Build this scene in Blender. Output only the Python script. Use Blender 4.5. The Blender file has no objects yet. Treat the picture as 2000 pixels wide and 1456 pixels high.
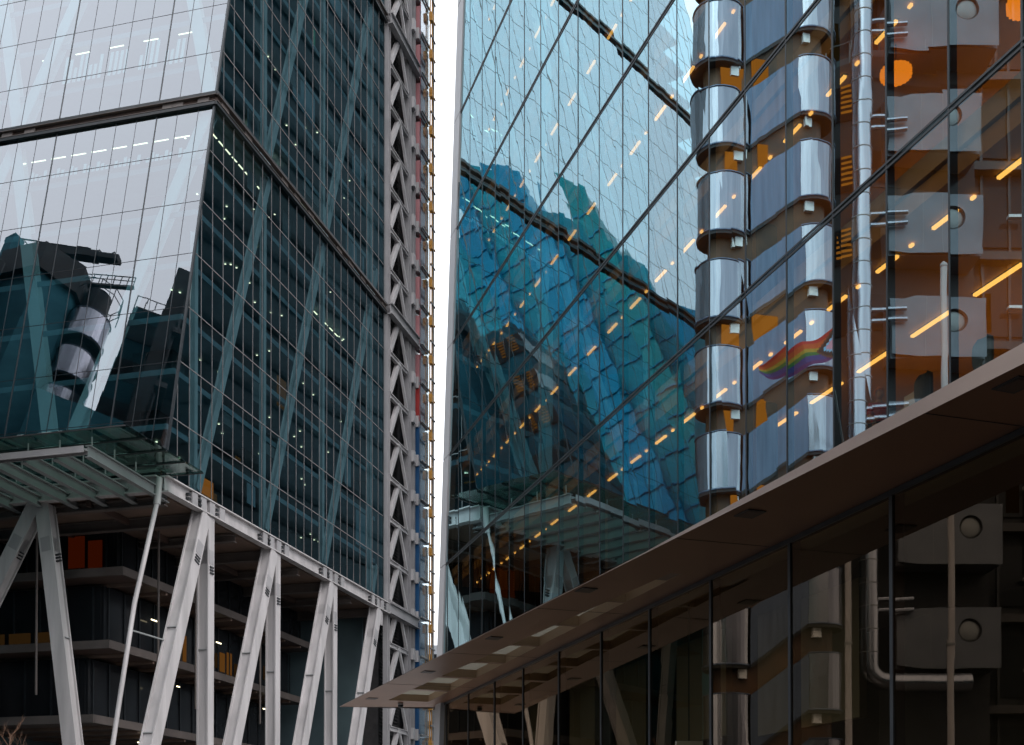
import bpy, math, random
from mathutils import Vector, Matrix
random.seed(7)
R = math.radians
sc = bpy.context.scene
COL = sc.collection

# ------------------------------------------------------------------ camera
EYE = 1.7                                   # everything below is laid out relative to eye height
FPX, HORIZON = 2340.0, 1670.0               # focal length and horizon of the 2000 px photograph
PITCH = R(0.9)
PY0 = HORIZON - FPX * math.tan(PITCH)
cam = bpy.data.cameras.new("camera")
cam.sensor_fit = 'HORIZONTAL'; cam.sensor_width = 36.0
cam.lens = 36.0 * FPX / 2000.0
cam.shift_y = (PY0 - 728.0) / 2000.0
cam.clip_start = 0.1; cam.clip_end = 5000
camo = bpy.data.objects.new("camera", cam); COL.objects.link(camo)
camo.location = (0, 0, EYE); camo.rotation_euler = (R(90) + PITCH, 0, 0)
sc.camera = camo

# ------------------------------------------------------------------ sky, sun, exposure
w = bpy.data.worlds.new("World"); sc.world = w; w.use_nodes = True
nt = w.node_tree; nt.nodes.clear()
sky = nt.nodes.new("ShaderNodeTexSky"); sky.sky_type = 'NISHITA'; sky.sun_disc = False
sky.sun_elevation = R(50); sky.sun_rotation = R(120); sky.dust_density = 4.0; sky.air_density = 1.0
hs = nt.nodes.new("ShaderNodeHueSaturation"); hs.inputs['Saturation'].default_value = 0.16
bg = nt.nodes.new("ShaderNodeBackground"); bg.inputs['Strength'].default_value = 0.15
out = nt.nodes.new("ShaderNodeOutputWorld")
cl = nt.nodes.new("ShaderNodeMix"); cl.data_type = 'RGBA'; cl.inputs['Factor'].default_value = 0.8
[i for i in cl.inputs if i.type == 'RGBA'][1].default_value = (9.2, 9.4, 9.9, 1)      # even cloud layer over the sky
nt.links.new(sky.outputs[0], hs.inputs['Color']); nt.links.new(hs.outputs[0], [i for i in cl.inputs if i.type == 'RGBA'][0])
nt.links.new([o_ for o_ in cl.outputs if o_.type == 'RGBA'][0], bg.inputs['Color'])
nt.links.new(bg.outputs[0], out.inputs['Surface'])
sun = bpy.data.lights.new("sun", 'SUN'); sun.energy = 0.6; sun.angle = R(25); sun.color = (1.0, 0.95, 0.9)
suno = bpy.data.objects.new("sun", sun); COL.objects.link(suno)
_sd = Vector((math.sin(R(120)) * math.cos(R(50)), math.cos(R(120)) * math.cos(R(50)), math.sin(R(50))))
suno.rotation_euler = _sd.to_track_quat('Z', 'Y').to_euler(); suno.location = (60, -40, 90)
vs = sc.view_settings
vs.view_transform = 'Standard'; vs.look = 'None'; vs.gamma = 1.0; vs.exposure = 0.85
sc.render.engine = 'CYCLES'
cy = sc.cycles
cy.max_bounces = 10; cy.glossy_bounces = 5; cy.diffuse_bounces = 3; cy.transmission_bounces = 4
cy.transparent_max_bounces = 24; cy.sample_clamp_indirect = 6.0
cy.caustics_reflective = False; cy.caustics_refractive = False
try:
    cy.use_denoising = True
except Exception:
    pass

# ------------------------------------------------------------------ materials
def newmat(name):
    m = bpy.data.materials.new(name); m.use_nodes = True
    n = m.node_tree; n.nodes.clear()
    o = n.nodes.new("ShaderNodeOutputMaterial")
    return m, n, o

def noise_mix(n, c1, c2, scale, detail=4, lo=0.35, hi=0.65, stretch=(1, 1, 1)):
    tc = n.nodes.new("ShaderNodeTexCoord"); mp = n.nodes.new("ShaderNodeMapping")
    mp.inputs['Scale'].default_value = stretch
    t = n.nodes.new("ShaderNodeTexNoise"); t.inputs['Scale'].default_value = scale; t.inputs['Detail'].default_value = detail
    r = n.nodes.new("ShaderNodeValToRGB")
    r.color_ramp.elements[0].position = lo; r.color_ramp.elements[0].color = (*c1, 1)
    r.color_ramp.elements[1].position = hi; r.color_ramp.elements[1].color = (*c2, 1)
    n.links.new(tc.outputs['Object'], mp.inputs[0]); n.links.new(mp.outputs[0], t.inputs['Vector'])
    n.links.new(t.outputs[0], r.inputs[0])
    return r, t

def paint(name, c1, c2=None, rough=0.5, metal=0.0, scale=0.8, stretch=(1, 1, 1), bump=0.0, spec=0.5, emit=None, es=0.0):
    m, n, o = newmat(name)
    b = n.nodes.new("ShaderNodeBsdfPrincipled")
    c2 = c2 or tuple(x * 0.82 for x in c1)
    r, t = noise_mix(n, c1, c2, scale, 5, 0.3, 0.7, stretch)
    n.links.new(r.outputs[0], b.inputs['Base Color'])
    b.inputs['Roughness'].default_value = rough; b.inputs['Metallic'].default_value = metal
    b.inputs['Specular IOR Level'].default_value = spec
    if bump:
        bp = n.nodes.new("ShaderNodeBump"); bp.inputs['Strength'].default_value = bump; bp.inputs['Distance'].default_value = 0.02
        n.links.new(t.outputs[0], bp.inputs['Height']); n.links.new(bp.outputs[0], b.inputs['Normal'])
    if emit:
        b.inputs['Emission Color'].default_value = (*emit, 1); b.inputs['Emission Strength'].default_value = es
    n.links.new(b.outputs[0], o.inputs['Surface'])
    return m

def glass(name, tint, refl, r0, power=5.0, wave=0.001, wscale=1.0, wstretch=(1, 1, 1), rmax=1.0):
    """coated sheet glass: see-through tint + mirror reflection that grows towards grazing angles"""
    m, n, o = newmat(name)
    tr = n.nodes.new("ShaderNodeBsdfTransparent"); tr.inputs[0].default_value = (*tint, 1)
    gl = n.nodes.new("ShaderNodeBsdfGlossy"); gl.inputs['Color'].default_value = (*refl, 1); gl.inputs['Roughness'].default_value = 0.0
    lw = n.nodes.new("ShaderNodeLayerWeight"); lw.inputs['Blend'].default_value = 0.5
    pw = n.nodes.new("ShaderNodeMath"); pw.operation = 'POWER'; pw.inputs[1].default_value = power
    ma = n.nodes.new("ShaderNodeMapRange"); ma.inputs['To Min'].default_value = r0; ma.inputs['To Max'].default_value = rmax
    mx = n.nodes.new("ShaderNodeMixShader")
    n.links.new(lw.outputs['Facing'], pw.inputs[0]); n.links.new(pw.outputs[0], ma.inputs['Value'])
    n.links.new(ma.outputs[0], mx.inputs[0]); n.links.new(tr.outputs[0], mx.inputs[1]); n.links.new(gl.outputs[0], mx.inputs[2])
    if wave:
        tc = n.nodes.new("ShaderNodeTexCoord"); mp = n.nodes.new("ShaderNodeMapping"); mp.inputs['Scale'].default_value = wstretch
        t = n.nodes.new("ShaderNodeTexNoise"); t.inputs['Scale'].default_value = wscale; t.inputs['Detail'].default_value = 1.5
        bp = n.nodes.new("ShaderNodeBump"); bp.inputs['Strength'].default_value = 1.0; bp.inputs['Distance'].default_value = wave
        n.links.new(tc.outputs['Object'], mp.inputs[0]); n.links.new(mp.outputs[0], t.inputs['Vector'])
        n.links.new(t.outputs[0], bp.inputs['Height']); n.links.new(bp.outputs[0], gl.inputs['Normal'])
    n.links.new(mx.outputs[0], o.inputs['Surface'])
    return m

def glow(name, c, s):
    m, n, o = newmat(name)
    e = n.nodes.new("ShaderNodeEmission"); e.inputs[0].default_value = (*c, 1); e.inputs[1].default_value = s
    n.links.new(e.outputs[0], o.inputs['Surface'])
    return m

M = dict(
    steel=paint("white_steel", (.49, .46, .46), (.35, .33, .33), .45, scale=1.3, stretch=(1, 1, .12)),
    steel2=paint("pale_grey_steel", (.33, .315, .32), (.25, .24, .245), .5, scale=.6),
    brace=paint("brace_paint", (.66, .66, .64), (.56, .57, .55), .5, scale=.5),
    greysteel=paint("grey_steel", (.25, .26, .26), (.19, .20, .20), .5, scale=.6),
    darkmetal=paint("dark_metal", (.022, .024, .027), (.014, .015, .017), .4, scale=2),
    mullion=paint("mullion_metal", (.035, .04, .045), (.022, .026, .03), .35, metal=.4, scale=2),
    sidemull=paint("side_mullion", (.17, .16, .16), (.10, .10, .105), .4, scale=1.5),
    bronze=paint("band_bronze", (.10, .062, .05), (.06, .04, .033), .5, scale=.7),
    slab=paint("slab_grey", (.24, .34, .37), (.15, .22, .25), .7, scale=.4),
    ceilgrey=paint("ceiling_grey", (.12, .15, .155), (.08, .105, .11), .7, scale=.3),
    core=paint("core_wall", (.07, .11, .12), (.045, .07, .08), .7, scale=.25),
    louvre=paint("louvre_dark", (.05, .045, .045), (.03, .028, .028), .6, scale=1.5),
    soffit=paint("soffit_boards", (.19, .125, .095), (.13, .088, .068), .6, scale=.7),
    gallery=paint("gallery_edge", (.13, .105, .095), (.08, .066, .06), .55, scale=.5),
    darkglass=paint("dark_glazing", (.02, .022, .025), (.012, .013, .015), .12, scale=.3, spec=.15),
    tan=paint("canopy_tan", (.29, .145, .085), (.235, .115, .066), .38, metal=.25, scale=.35),
    tandark=paint("coffer_tan", (.50, .36, .24), (.42, .30, .20), .5, scale=.35),
    coffer=paint("coffer_light", (.78, .74, .62), (.72, .68, .57), .5, scale=.6),
    fascia=paint("fascia_metal", (.20, .14, .11), (.16, .112, .088), .32, metal=.5, scale=.4),
    fin=paint("fin_panel", (.42, .42, .43), (.37, .37, .38), .4, scale=.2),
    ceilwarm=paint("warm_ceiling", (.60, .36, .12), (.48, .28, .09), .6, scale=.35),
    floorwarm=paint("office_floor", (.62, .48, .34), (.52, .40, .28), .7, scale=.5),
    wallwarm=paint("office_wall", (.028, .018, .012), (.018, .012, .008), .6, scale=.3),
    lobbywall=paint("lobby_wall", (.06, .053, .034), (.04, .036, .022), .6, scale=.25),
    lobbypanel=paint("lobby_panel", (.22, .2, .14), (.18, .165, .115), .6, scale=.3),
    stainless=paint("stainless", (.42, .43, .47), (.30, .315, .36), .27, metal=1.0, scale=2.0, stretch=(3, 3, .12)),
    stainless2=paint('stainless_dark', (.26, .265, .31), (.19, .20, .24), .3, metal=1.0, scale=2.0, stretch=(3, 3, .12)),
    stainflat=paint("stainless_flat", (.13, .17, .24), (.085, .115, .17), .42, metal=.6, scale=1.2, stretch=(3, 3, .2)),
    panelgrey=paint("module_panel", (.15, .16, .18), (.095, .107, .125), .45, metal=.35, scale=.45),
    concrete=paint("dark_concrete", (.028, .030, .033), (.016, .018, .02), .8, scale=.4, bump=.3),
    roofdark=paint("roof_dark", (.045, .19, .24), (.03, .13, .17), .8, scale=.4, spec=.1),
    brown=paint("stair_core", (.10, .043, .012), (.03, .016, .008), .6, scale=.6),
    asphalt=paint("asphalt", (.055, .055, .056), (.04, .04, .041), .9, scale=3, bump=.2),
    paving=paint("paving", (.07, .068, .066), (.05, .048, .047), .8, scale=1.5, bump=.2),
    granite=paint("pale_granite", (.40, .38, .36), (.33, .31, .295), .7, scale=1.2, bump=.1),
    bark=paint("bark", (.16, .085, .05), (.10, .055, .035), .9, scale=6),
    yellow=paint("yellow_steel", (.60, .29, .05), (.46, .21, .035), .5, scale=.8),
    red=paint("red_panel", (.36, .035, .03), (.27, .022, .022), .4, scale=.8),
    pink=paint("pink_panel", (.44, .20, .21), (.36, .15, .16), .4, scale=.5),
    blue=paint("blue_panel", (.015, .08, .19), (.01, .05, .13), .35, scale=.4),
    greyglaze=paint("grey_glazing", (.30, .33, .35), (.2, .23, .25), .2, scale=.5),
    white=paint("white_paint", (.78, .78, .76), (.70, .70, .68), .45, scale=1.0),
    black=paint("black_plastic", (.02, .02, .022), None, .4),
    chairblue=paint("chair_blue", (.10, .20, .36), (.07, .15, .28), .7, scale=3),
    skin=paint("skin", (.55, .34, .25), (.5, .3, .22), .55, scale=4),
    hair=paint("hair_ginger", (.70, .24, .05), (.5, .15, .03), .6, scale=14, stretch=(1, 1, .3)),
    redcloth=paint("red_cloth", (.60, .05, .04), (.45, .03, .03), .8, scale=5),
    navycloth=paint("navy_cloth", (.03, .04, .07), None, .8, scale=5),
    tealglass=paint('teal_glazing', (.012, .40, .48), (.010, .28, .37), .35, scale=.06, spec=.1),
    tealglass2=paint('green_glazing', (.02, .39, .40), (.015, .28, .31), .35, scale=.06, spec=.1),
    farwall=paint("far_wall", (.30, .31, .33), (.24, .25, .27), .6, scale=.08),
    tealtower=paint("teal_tower", (.02, .075, .10), (.012, .05, .07), .3, scale=.05),
    bluetower=paint("blue_glass_tower", (.010, .36, .56), (.010, .25, .42), .35, scale=.04, spec=.1),
)
for i, c in enumerate([(.42, .02, .015), (.46, .07, .012), (.36, .22, .02), (.03, .13, .03), (.03, .035, .16), (.085, .02, .11)]):
    M['flag%d' % i] = paint("flag_stripe_%d" % i, c, tuple(x * .85 for x in c), .8, scale=3)
M['flagblack'] = paint("flag_black", (.02, .015, .015), None, .8)
M['flagbrown'] = paint("flag_brown", (.10, .04, .02), None, .8)
M['flagsky'] = paint("flag_sky", (.2, .45, .62), None, .8)
M['flagpink'] = paint("flag_pink", (.65, .3, .38), None, .8)
G = dict(
    front=glass("front_glass", (.34, .53, .57), (.75, .79, .85), .23, 2.5, .0004, .6),
    side=glass("side_glass", (.27, .38, .42), (.50, .75, .85), .03, 5.0, .0008, .6, (1, 1, 1), .65),
    scalpel=glass("mirror_glass", (.62, .50, .35), (.64, .90, .97), .20, 1.5, .0010, .75, (1, 1, 1)),
    wavy=glass('wavy_mirror_glass', (.62, .50, .35), (.60, .92, 1.0), .24, 1.2, .0012, .8, (1, 1, .7)),
    lobby=glass("lobby_glass", (.45, .41, .32), (.85, .66, .48), .12, 4.0, .0008, .5),
    canopy=glass("canopy_glass", (.40, .52, .48), (.8, .95, .92), .10, 5.0, 0),
    shaft=glass("shaft_glass", (.8, .86, .88), (.9, .95, 1), .05, 5.0, 0),
)
E_strip = glow("strip_light_glow", (1.0, .64, .17), 1.7)
E_office = glow("office_light_glow", (1.0, .86, .55), 2.2)
E_warm = glow("warm_window_glow", (1.0, .40, .08), .05)
E_dim = glow("dim_window_glow", (1.0, .50, .15), .010)
E_amber = glow("amber_window_glow", (1.0, .27, .03), .30)
E_green = glow("green_sign_glow", (.12, .8, .5), .10)
E_red = glow("red_window_glow", (1.0, .13, .02), .013)
E_orange = glow("orange_lamp_glow", (1.0, .33, .02), 1.1)
E_down = glow("downlight_glow", (1.0, .8, .5), 1.6)

# ------------------------------------------------------------------ frames of the two facades
def V3(x, y, z): return Vector((x, y, z))
ZZ = V3(0, 0, 1)
_u = V3(.2627, 1, 0).normalized()
U = _u; W = V3(-U.y, U.x, 0); NS = V3(U.y, -U.x, 0)        # left tower: along its street side, along its front, outward
C0 = V3(-23.37, 80, 0); Z0 = 25.5; MP = 29.64; ST = MP / 7; RAKE = .23; LS = 41.5
def L(s, w, z): return C0 + U * s + W * w + ZZ * z
def LF(w, h, d=0.0):                                       # on the raked front, d = outward
    return L(RAKE * h - d, w, Z0 + h)
D = V3((245 - 1000) / FPX, 1, 0).normalized(); NR = V3(-D.y, D.x, 0)   # right facade: along, outward (to the street)
R0 = V3(8.0287, 18.662, 0)
def S(s, o, z): return R0 + D * s + NR * o + ZZ * z
def mirror(P):                                             # real place of what the right facade shows at P
    P = Vector(P); d = V3(P.x - R0.x, P.y - R0.y, 0).dot(NR)
    return P - NR * (2 * d)
def PX(px, Y): return (px - 1000) / FPX * Y

# ------------------------------------------------------------------ mesh builder
class MB:
    def __init__(self): self.v = []; self.f = []; self.m = []
    def poly(self, pts, mi=0):
        b = len(self.v); self.v += [Vector(p) for p in pts]; self.f.append(tuple(range(b, b + len(pts)))); self.m.append(mi)
    def hexa(self, p, mi=0):                # 8 points: bottom ring, top ring
        b = len(self.v); self.v += [Vector(q) for q in p]
        for f in ((3, 2, 1, 0), (4, 5, 6, 7), (0, 1, 5, 4), (1, 2, 6, 5), (2, 3, 7, 6), (3, 0, 4, 7)):
            self.f.append(tuple(b + i for i in f)); self.m.append(mi)
        return self
    def box(self, fr, a, b, mi=0):          # fr(x,y,z) -> point; axis box in that frame
        (x0, y0, z0), (x1, y1, z1) = a, b
        return self.hexa([fr(x0, y0, z0), fr(x1, y0, z0), fr(x1, y1, z0), fr(x0, y1, z0),
                          fr(x0, y0, z1), fr(x1, y0, z1), fr(x1, y1, z1), fr(x0, y1, z1)], mi)
    def bar(self, p, q, wx, wy, side, mi=0):   # rectangular bar p->q; side = direction of width wx
        p = Vector(p); q = Vector(q); t = (q - p).normalized()
        a = Vector(side); a = (a - t * a.dot(t)).normalized(); b = t.cross(a)
        r = lambda c: [c - a * wx / 2 - b * wy / 2, c + a * wx / 2 - b * wy / 2, c + a * wx / 2 + b * wy / 2, c - a * wx / 2 + b * wy / 2]
        return self.hexa(r(p) + r(q), mi)
    def hsec(self, p, q, wid, dep, side, tf=.08, tw=.08, mi=0):   # H section; flanges perpendicular to 'b', width along side
        p = Vector(p); q = Vector(q); t = (q - p).normalized()
        a = Vector(side); a = (a - t * a.dot(t)).normalized(); b = t.cross(a)
        for k in (-1, 1):
            o = b * (k * (dep / 2 - tf / 2)); self.bar(p + o, q + o, wid, tf, a, mi)
        self.bar(p, q, tw, dep - 2 * tf - .004, a, mi)
        return self
    def tube(self, pts, r, n=12, mi=0, cap=True):
        pts = [Vector(p) for p in pts]; rings = []
        rr = r if isinstance(r, (list, tuple)) else [r] * len(pts)
        prev = None
        for i, p in enumerate(pts):
            t = (pts[min(i + 1, len(pts) - 1)] - pts[max(i - 1, 0)]).normalized()
            ref = prev or (V3(1, 0, 0) if abs(t.z) > .8 else ZZ)
            a = (ref - t * ref.dot(t)).normalized(); b = t.cross(a); prev = a
            base = len(self.v)
            for k in range(n):
                an = 2 * math.pi * k / n
                self.v.append(p + (a * math.cos(an) + b * math.sin(an)) * rr[i])
            rings.append(base)
        for i in range(len(rings) - 1):
            for k in range(n):
                k2 = (k + 1) % n
                self.f.append((rings[i] + k, rings[i] + k2, rings[i + 1] + k2, rings[i + 1] + k)); self.m.append(mi)
        if cap:
            self.f.append(tuple(rings[0] + k for k in reversed(range(n)))); self.m.append(mi)
            self.f.append(tuple(rings[-1] + k for k in range(n))); self.m.append(mi)
        return self
    def disc(self, c, nrm, r, n=24, mi=0):
        nrm = Vector(nrm).normalized(); a = (V3(1, 0, 0) if abs(nrm.z) > .8 else ZZ); a = (a - nrm * a.dot(nrm)).normalized(); b = nrm.cross(a)
        self.poly([Vector(c) + (a * math.cos(2 * math.pi * k / n) + b * math.sin(2 * math.pi * k / n)) * r for k in range(n)], mi)
    def prism(self, ring, z0, z1, mi=0):    # closed plan polygon (xy) extruded
        n = len(ring); b = len(self.v)
        for z in (z0, z1): self.v += [V3(p[0], p[1], z) for p in ring]
        self.f.append(tuple(b + i for i in reversed(range(n)))); self.f.append(tuple(b + n + i for i in range(n))); self.m += [mi, mi]
        for i in range(n):
            j = (i + 1) % n; self.f.append((b + i, b + j, b + n + j, b + n + i)); self.m.append(mi)
        return self
    def build(self, name, mats, parent=None, mir=False, smooth=False):
        if not isinstance(mats, (list, tuple)): mats = [mats]
        vs_ = [mirror(p) for p in self.v] if mir else self.v
        vs_ = [p + ZZ * EYE for p in vs_]
        fs = [tuple(reversed(f)) for f in self.f] if mir else self.f
        root = parent
        while root is not None and root.parent is not None: root = root.parent
        if root is not None: org = Vector(root['_org'])
        else:
            org = V3(sum(p.x for p in vs_) / len(vs_), sum(p.y for p in vs_) / len(vs_), min(p.z for p in vs_))
        me = bpy.data.meshes.new(name)
        me.from_pydata([tuple(p - org) for p in vs_], [], fs)
        for mm in mats: me.materials.append(mm)
        for i, p in enumerate(me.polygons):
            p.material_index = self.m[i]; p.use_smooth = smooth
        me.update()
        o = bpy.data.objects.new(name, me); COL.objects.link(o)
        if parent is None: o.location = org; o['_org'] = tuple(org)
        else: o.parent = parent
        if smooth:
            try:
                me.set_sharp_from_angle(angle=R(35))
            except Exception:
                pass
        return o

def thing(name, label, cat, at, group=None, mir=False):
    o = bpy.data.objects.new(name, None); COL.objects.link(o)
    p = (mirror(at) if mir else Vector(at)) + ZZ * EYE
    o.location = p; o['_org'] = tuple(p); o.empty_display_size = .3
    o['label'] = label; o['category'] = cat
    if group: o['group'] = group
    return o
def tag(o, label, cat, group=None):
    o['label'] = label; o['category'] = cat
    if group: o['group'] = group
    return o
def copy_thing(o, delta, label):
    c = o.copy(); COL.objects.link(c); c.location = Vector(o.location) + Vector(delta); c['label'] = label
    for ch in list(o.children):
        k = ch.copy(); COL.objects.link(k); k.parent = c
    return c
ORD = ["first", "second", "third", "fourth", "fifth", "sixth", "seventh", "eighth", "ninth", "tenth", "eleventh", "twelfth",
       "thirteenth", "fourteenth", "fifteenth", "sixteenth", "seventeenth", "eighteenth", "nineteenth", "twentieth", "twenty-first", "twenty-second"]
def camproj(P):
    c, s_ = math.cos(PITCH), math.sin(PITCH); d = P.y * c + P.z * s_
    return 1000 + FPX * P.x / d, PY0 - FPX * (-P.y * s_ + P.z * c) / d
def inframe(P, m=60):
    x, y = camproj(P); return -m < x < 2000 + m and -m < y < 1456 + m
def ident(x, y, z): return V3(x, y, z)
GND = -EYE

# ------------------------------------------------------------------ ground
g = MB(); g.box(ident, (-1500, -1500, GND - .5), (1500, 2500, GND)); o = g.build("ground", M['paving']); o['kind'] = 'structure'
g = MB(); g.box(lambda a, b, z: V3(0, 30, 0) + D * a - NR * b + ZZ * z, (-90, -9, GND + .001), (120, -1.5, GND + .004))
o = g.build("road", M['asphalt']); o['kind'] = 'structure'

g = MB(); g.box(ident, (-34, 46, GND + .005), (4, 88, GND + .012)); o = g.build("plaza_bounce", M['granite']); o['kind'] = 'structure'  # unseen pale sheet, added to bounce light up under the canopy tip

# ================================================================== LEFT: glass tower on raking legs
tower = thing("glass_tower", "teal glass tower with a sloping front on raking white steel legs", "office tower", L(0, 0, GND))
PW = 1.7
wlines = [1.29 + PW * k for k in range(-1, 35)]; wlines[0] = 0.06
heavy = lambda k: (k % 5 == 2)
NROW = 20
GAP = .55
def row_h(r):
    m_, k = divmod(r, 7)
    lo = m_ * MP + k * ST + (GAP if k == 0 and m_ > 0 else 0.0); hi = m_ * MP + (k + 1) * ST - (GAP if k == 6 else 0)
    return lo, hi
def pane(mb, pts, inset, nrm, jit):
    c = sum((Vector(p) for p in pts), V3(0, 0, 0)) / 4
    q = []
    for p in pts:
        p = Vector(p); dv = (c - p); dv = dv.normalized() * inset
        q.append(p + dv + nrm * random.uniform(-jit, jit))
    mb.poly(q)
rest = MB(); npane = 0
nF = (-U * 1.0 + ZZ * RAKE).normalized()
for r in range(NROW):
    lo, hi = row_h(r)
    for k in range(len(wlines) - 1):
        pts = [LF(wlines[k], lo), LF(wlines[k + 1], lo), LF(wlines[k + 1], hi), LF(wlines[k], hi)]
        cc = (pts[0] + pts[2]) / 2
        if r < 10 and inframe(cc, 40) and npane < 100:
            b = MB(); pane(b, pts, .012, nF, .0025); b.build("glass_pane", G['front'], tower); npane += 1
        else: pane(rest, pts, .012, nF, .0025)
o = rest.build("glazing", G['front'], tower); o['kind'] = 'stuff'
# side glazing, a strip per storey
NP_S = 26; PS = (LS - .4) / NP_S
for r in range(NROW):
    lo, hi = row_h(r); b = MB()
    for k in range(-8, NP_S):
        a0, a1 = .1 + PS * k, .1 + PS * (k + 1)
        e0, e1 = RAKE * lo + .05, RAKE * hi + .05
        if a1 <= e0: continue
        l0, l1 = max(a0, e0), max(a0, e1)
        if l1 >= a1:                        # triangle by the raked corner
            b.poly([L(l0, 0, Z0 + lo), L(a1, 0, Z0 + lo), L(a1, 0, Z0 + lo + (a1 - e0) / RAKE)]); continue
        pane(b, [L(l0, 0, Z0 + lo), L(a1, 0, Z0 + lo), L(a1, 0, Z0 + hi), L(l1, 0, Z0 + hi)], .012, NS, .002)
    b.build("window_strip", G['side'], tower)
# front mullions and transoms
for k, wl in enumerate(wlines[:16]):
    b = MB()
    for m_ in range(3):
        h0 = m_ * MP + (GAP if m_ else 0); h1 = (m_ + 1) * MP - GAP
        if m_ == 2: h1 = row_h(NROW - 1)[1]
        t = .12 if heavy(k - 1) else .045
        if k == 0: t = .16
        b.bar(LF(wl, h0, -.018), LF(wl, h1, -.018), t, .05, W)
    b.build("mullion", M['mullion'], tower)
for r in range(1, NROW):
    if r % 7 == 0: continue
    h = row_h(r)[0]; b = MB(); b.bar(LF(-.02, h, -.016), LF(wlines[-1], h, -.016), .04, .05, ZZ); b.build("transom", M['mullion'], tower)
b = MB()
for k in range(16, len(wlines)):
    b.bar(LF(wlines[k], 0, -.018), LF(wlines[k], row_h(NROW - 1)[1], -.018), .035, .05, W)
o = b.build("mullion_run", M['mullion'], tower); o['kind'] = 'stuff'
# side mullions and transoms
for k in range(0, NP_S + 1):
    a0 = .1 + PS * k; b = MB()
    for m_ in range(3):
        h0 = m_ * MP + (GAP if m_ else 0); h1 = min((m_ + 1) * MP - GAP, (a0 - .1) / RAKE)
        if m_ == 2: h1 = min(row_h(NROW - 1)[1], (a0 - .1) / RAKE)
        if h1 - h0 < .3: continue
        b.bar(L(a0, -.01, Z0 + h0), L(a0, -.01, Z0 + h1), .045, .06, U)
    if b.v: b.build("mullion", M['sidemull'], tower)
for r in range(1, NROW):
    if r % 7 == 0: continue
    h = row_h(r)[0]; b = MB(); b.bar(L(RAKE * h, -.02, Z0 + h), L(LS - .3, -.02, Z0 + h), .07, .05, ZZ); b.build("transom", M['sidemull'], tower)
# corner post along the raked corner
b = MB()
for m_ in range(3):
    h0 = m_ * MP + (GAP if m_ else 0); h1 = (m_ + 1) * MP - GAP
    b.bar(LF(0, h0, .02), LF(0, h1, .02), .16, .16, U)
b.build("corner_post", M['mullion'], tower)
# expressed bands between the seven-storey modules
for m_ in (1, 2):
    hc = m_ * MP
    bd = MB(); bd.bar(LF(-.05, hc, -.35), LF(wlines[-1], hc, -.35), .55, .5, ZZ)
    bd.bar(L(RAKE * hc + .2, .35, Z0 + hc), L(LS, .35, Z0 + hc), .55, .5, ZZ)
    band = bd.build("band_beam", M['bronze'], tower)
    e = MB()
    for dz in (-GAP + .1, GAP - .1):
        e.bar(LF(-.12, hc + dz, .10), LF(wlines[-1], hc + dz, .10), .20, .3, ZZ)
        e.bar(L(RAKE * (hc + dz) - .2, -.12, Z0 + hc + dz), L(LS, -.12, Z0 + hc + dz), .20, .3, ZZ)
    e.build("band_edge", M['darkmetal'], band)
    e = MB()
    for dz in (-.28, .28):
        e.bar(LF(-.14, hc + dz, .12), LF(wlines[-1], hc + dz, .12), .04, .34, ZZ)
        e.bar(L(RAKE * (hc + dz) - .2, -.14, Z0 + hc + dz), L(LS, -.14, Z0 + hc + dz), .04, .34, ZZ)
    e.build("flange", M['gallery'], band)
    fr = lambda a, b_, c: L(a, b_, Z0 + c)
    for s_ in (.7, 4.4, 10.8, 13.2, 16.0, 22.2, 25.0, 28.0, 33.5, 36.4):
        e = MB(); s0 = RAKE * hc + s_
        if s0 > LS - .8: continue
        e.box(fr, (s0, -.12, hc - .27), (s0 + 1.15, .08, hc + .27)); e.build("bracket", M['gallery'], band)
    for w0 in (.5, 2.6, 3.4, 15.2, 17.2, 22.6, 24.5):
        e = MB(); e.hexa([LF(w0, hc - .27, .1), LF(w0 + .9, hc - .27, .1), LF(w0 + .9, hc - .27, -.09), LF(w0, hc - .27, -.09),
                          LF(w0, hc + .27, .1), LF(w0 + .9, hc + .27, .1), LF(w0 + .9, hc + .27, -.09), LF(w0, hc + .27, -.09)])
        e.build("bracket", M['gallery'], band)
# floors and core behind the glass
for r in range(NROW + 1):
    h = (row_h(r)[0] if r < NROW else row_h(NROW - 1)[1]); z = Z0 + h
    s0 = RAKE * h + .9
    b = MB(); b.box(lambda a, c, d: L(a, c, d), (s0, .9, z - .42), (LS - .35, 57, z - .02)); b.build("floor_slab", M['slab'], tower)
b = MB(); fr = lambda a, c, d: L(a, c, d)
b.box(fr, (24, 12.5, Z0 + .4), (LS - .4, 56.5, Z0 + 2.8 * MP))
b.hexa([L(11, 12.5, Z0 + .4), L(23.9, 12.5, Z0 + .4), L(23.9, 56.5, Z0 + .4), L(11, 56.5, Z0 + .4),
        L(RAKE * 2.8 * MP + 5, 12.5, Z0 + 2.8 * MP), L(23.9, 12.5, Z0 + 2.8 * MP), L(23.9, 56.5, Z0 + 2.8 * MP), L(RAKE * 2.8 * MP + 5, 56.5, Z0 + 2.8 * MP)])
b.build("core", M['core'], tower)
b = MB(); b.box(fr, (LS - .3, .25, Z0), (LS - .1, 57, Z0 + 2.85 * MP)); b.build("end_wall", M['core'], tower)
# partitions behind the side glass make the storeys uneven
b = MB()
for r in range(NROW):
    lo, hi = row_h(r)
    for q in range(3):
        s0 = random.uniform(RAKE * lo + 3, LS - 7); wd = random.uniform(1.5, 5)
        b.box(fr, (s0, random.uniform(3.0, 6.0), Z0 + lo + .02), (s0 + wd, 7.2 + q * .3, Z0 + hi - .45))
b.build("partition", M['ceilgrey'], tower)
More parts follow.
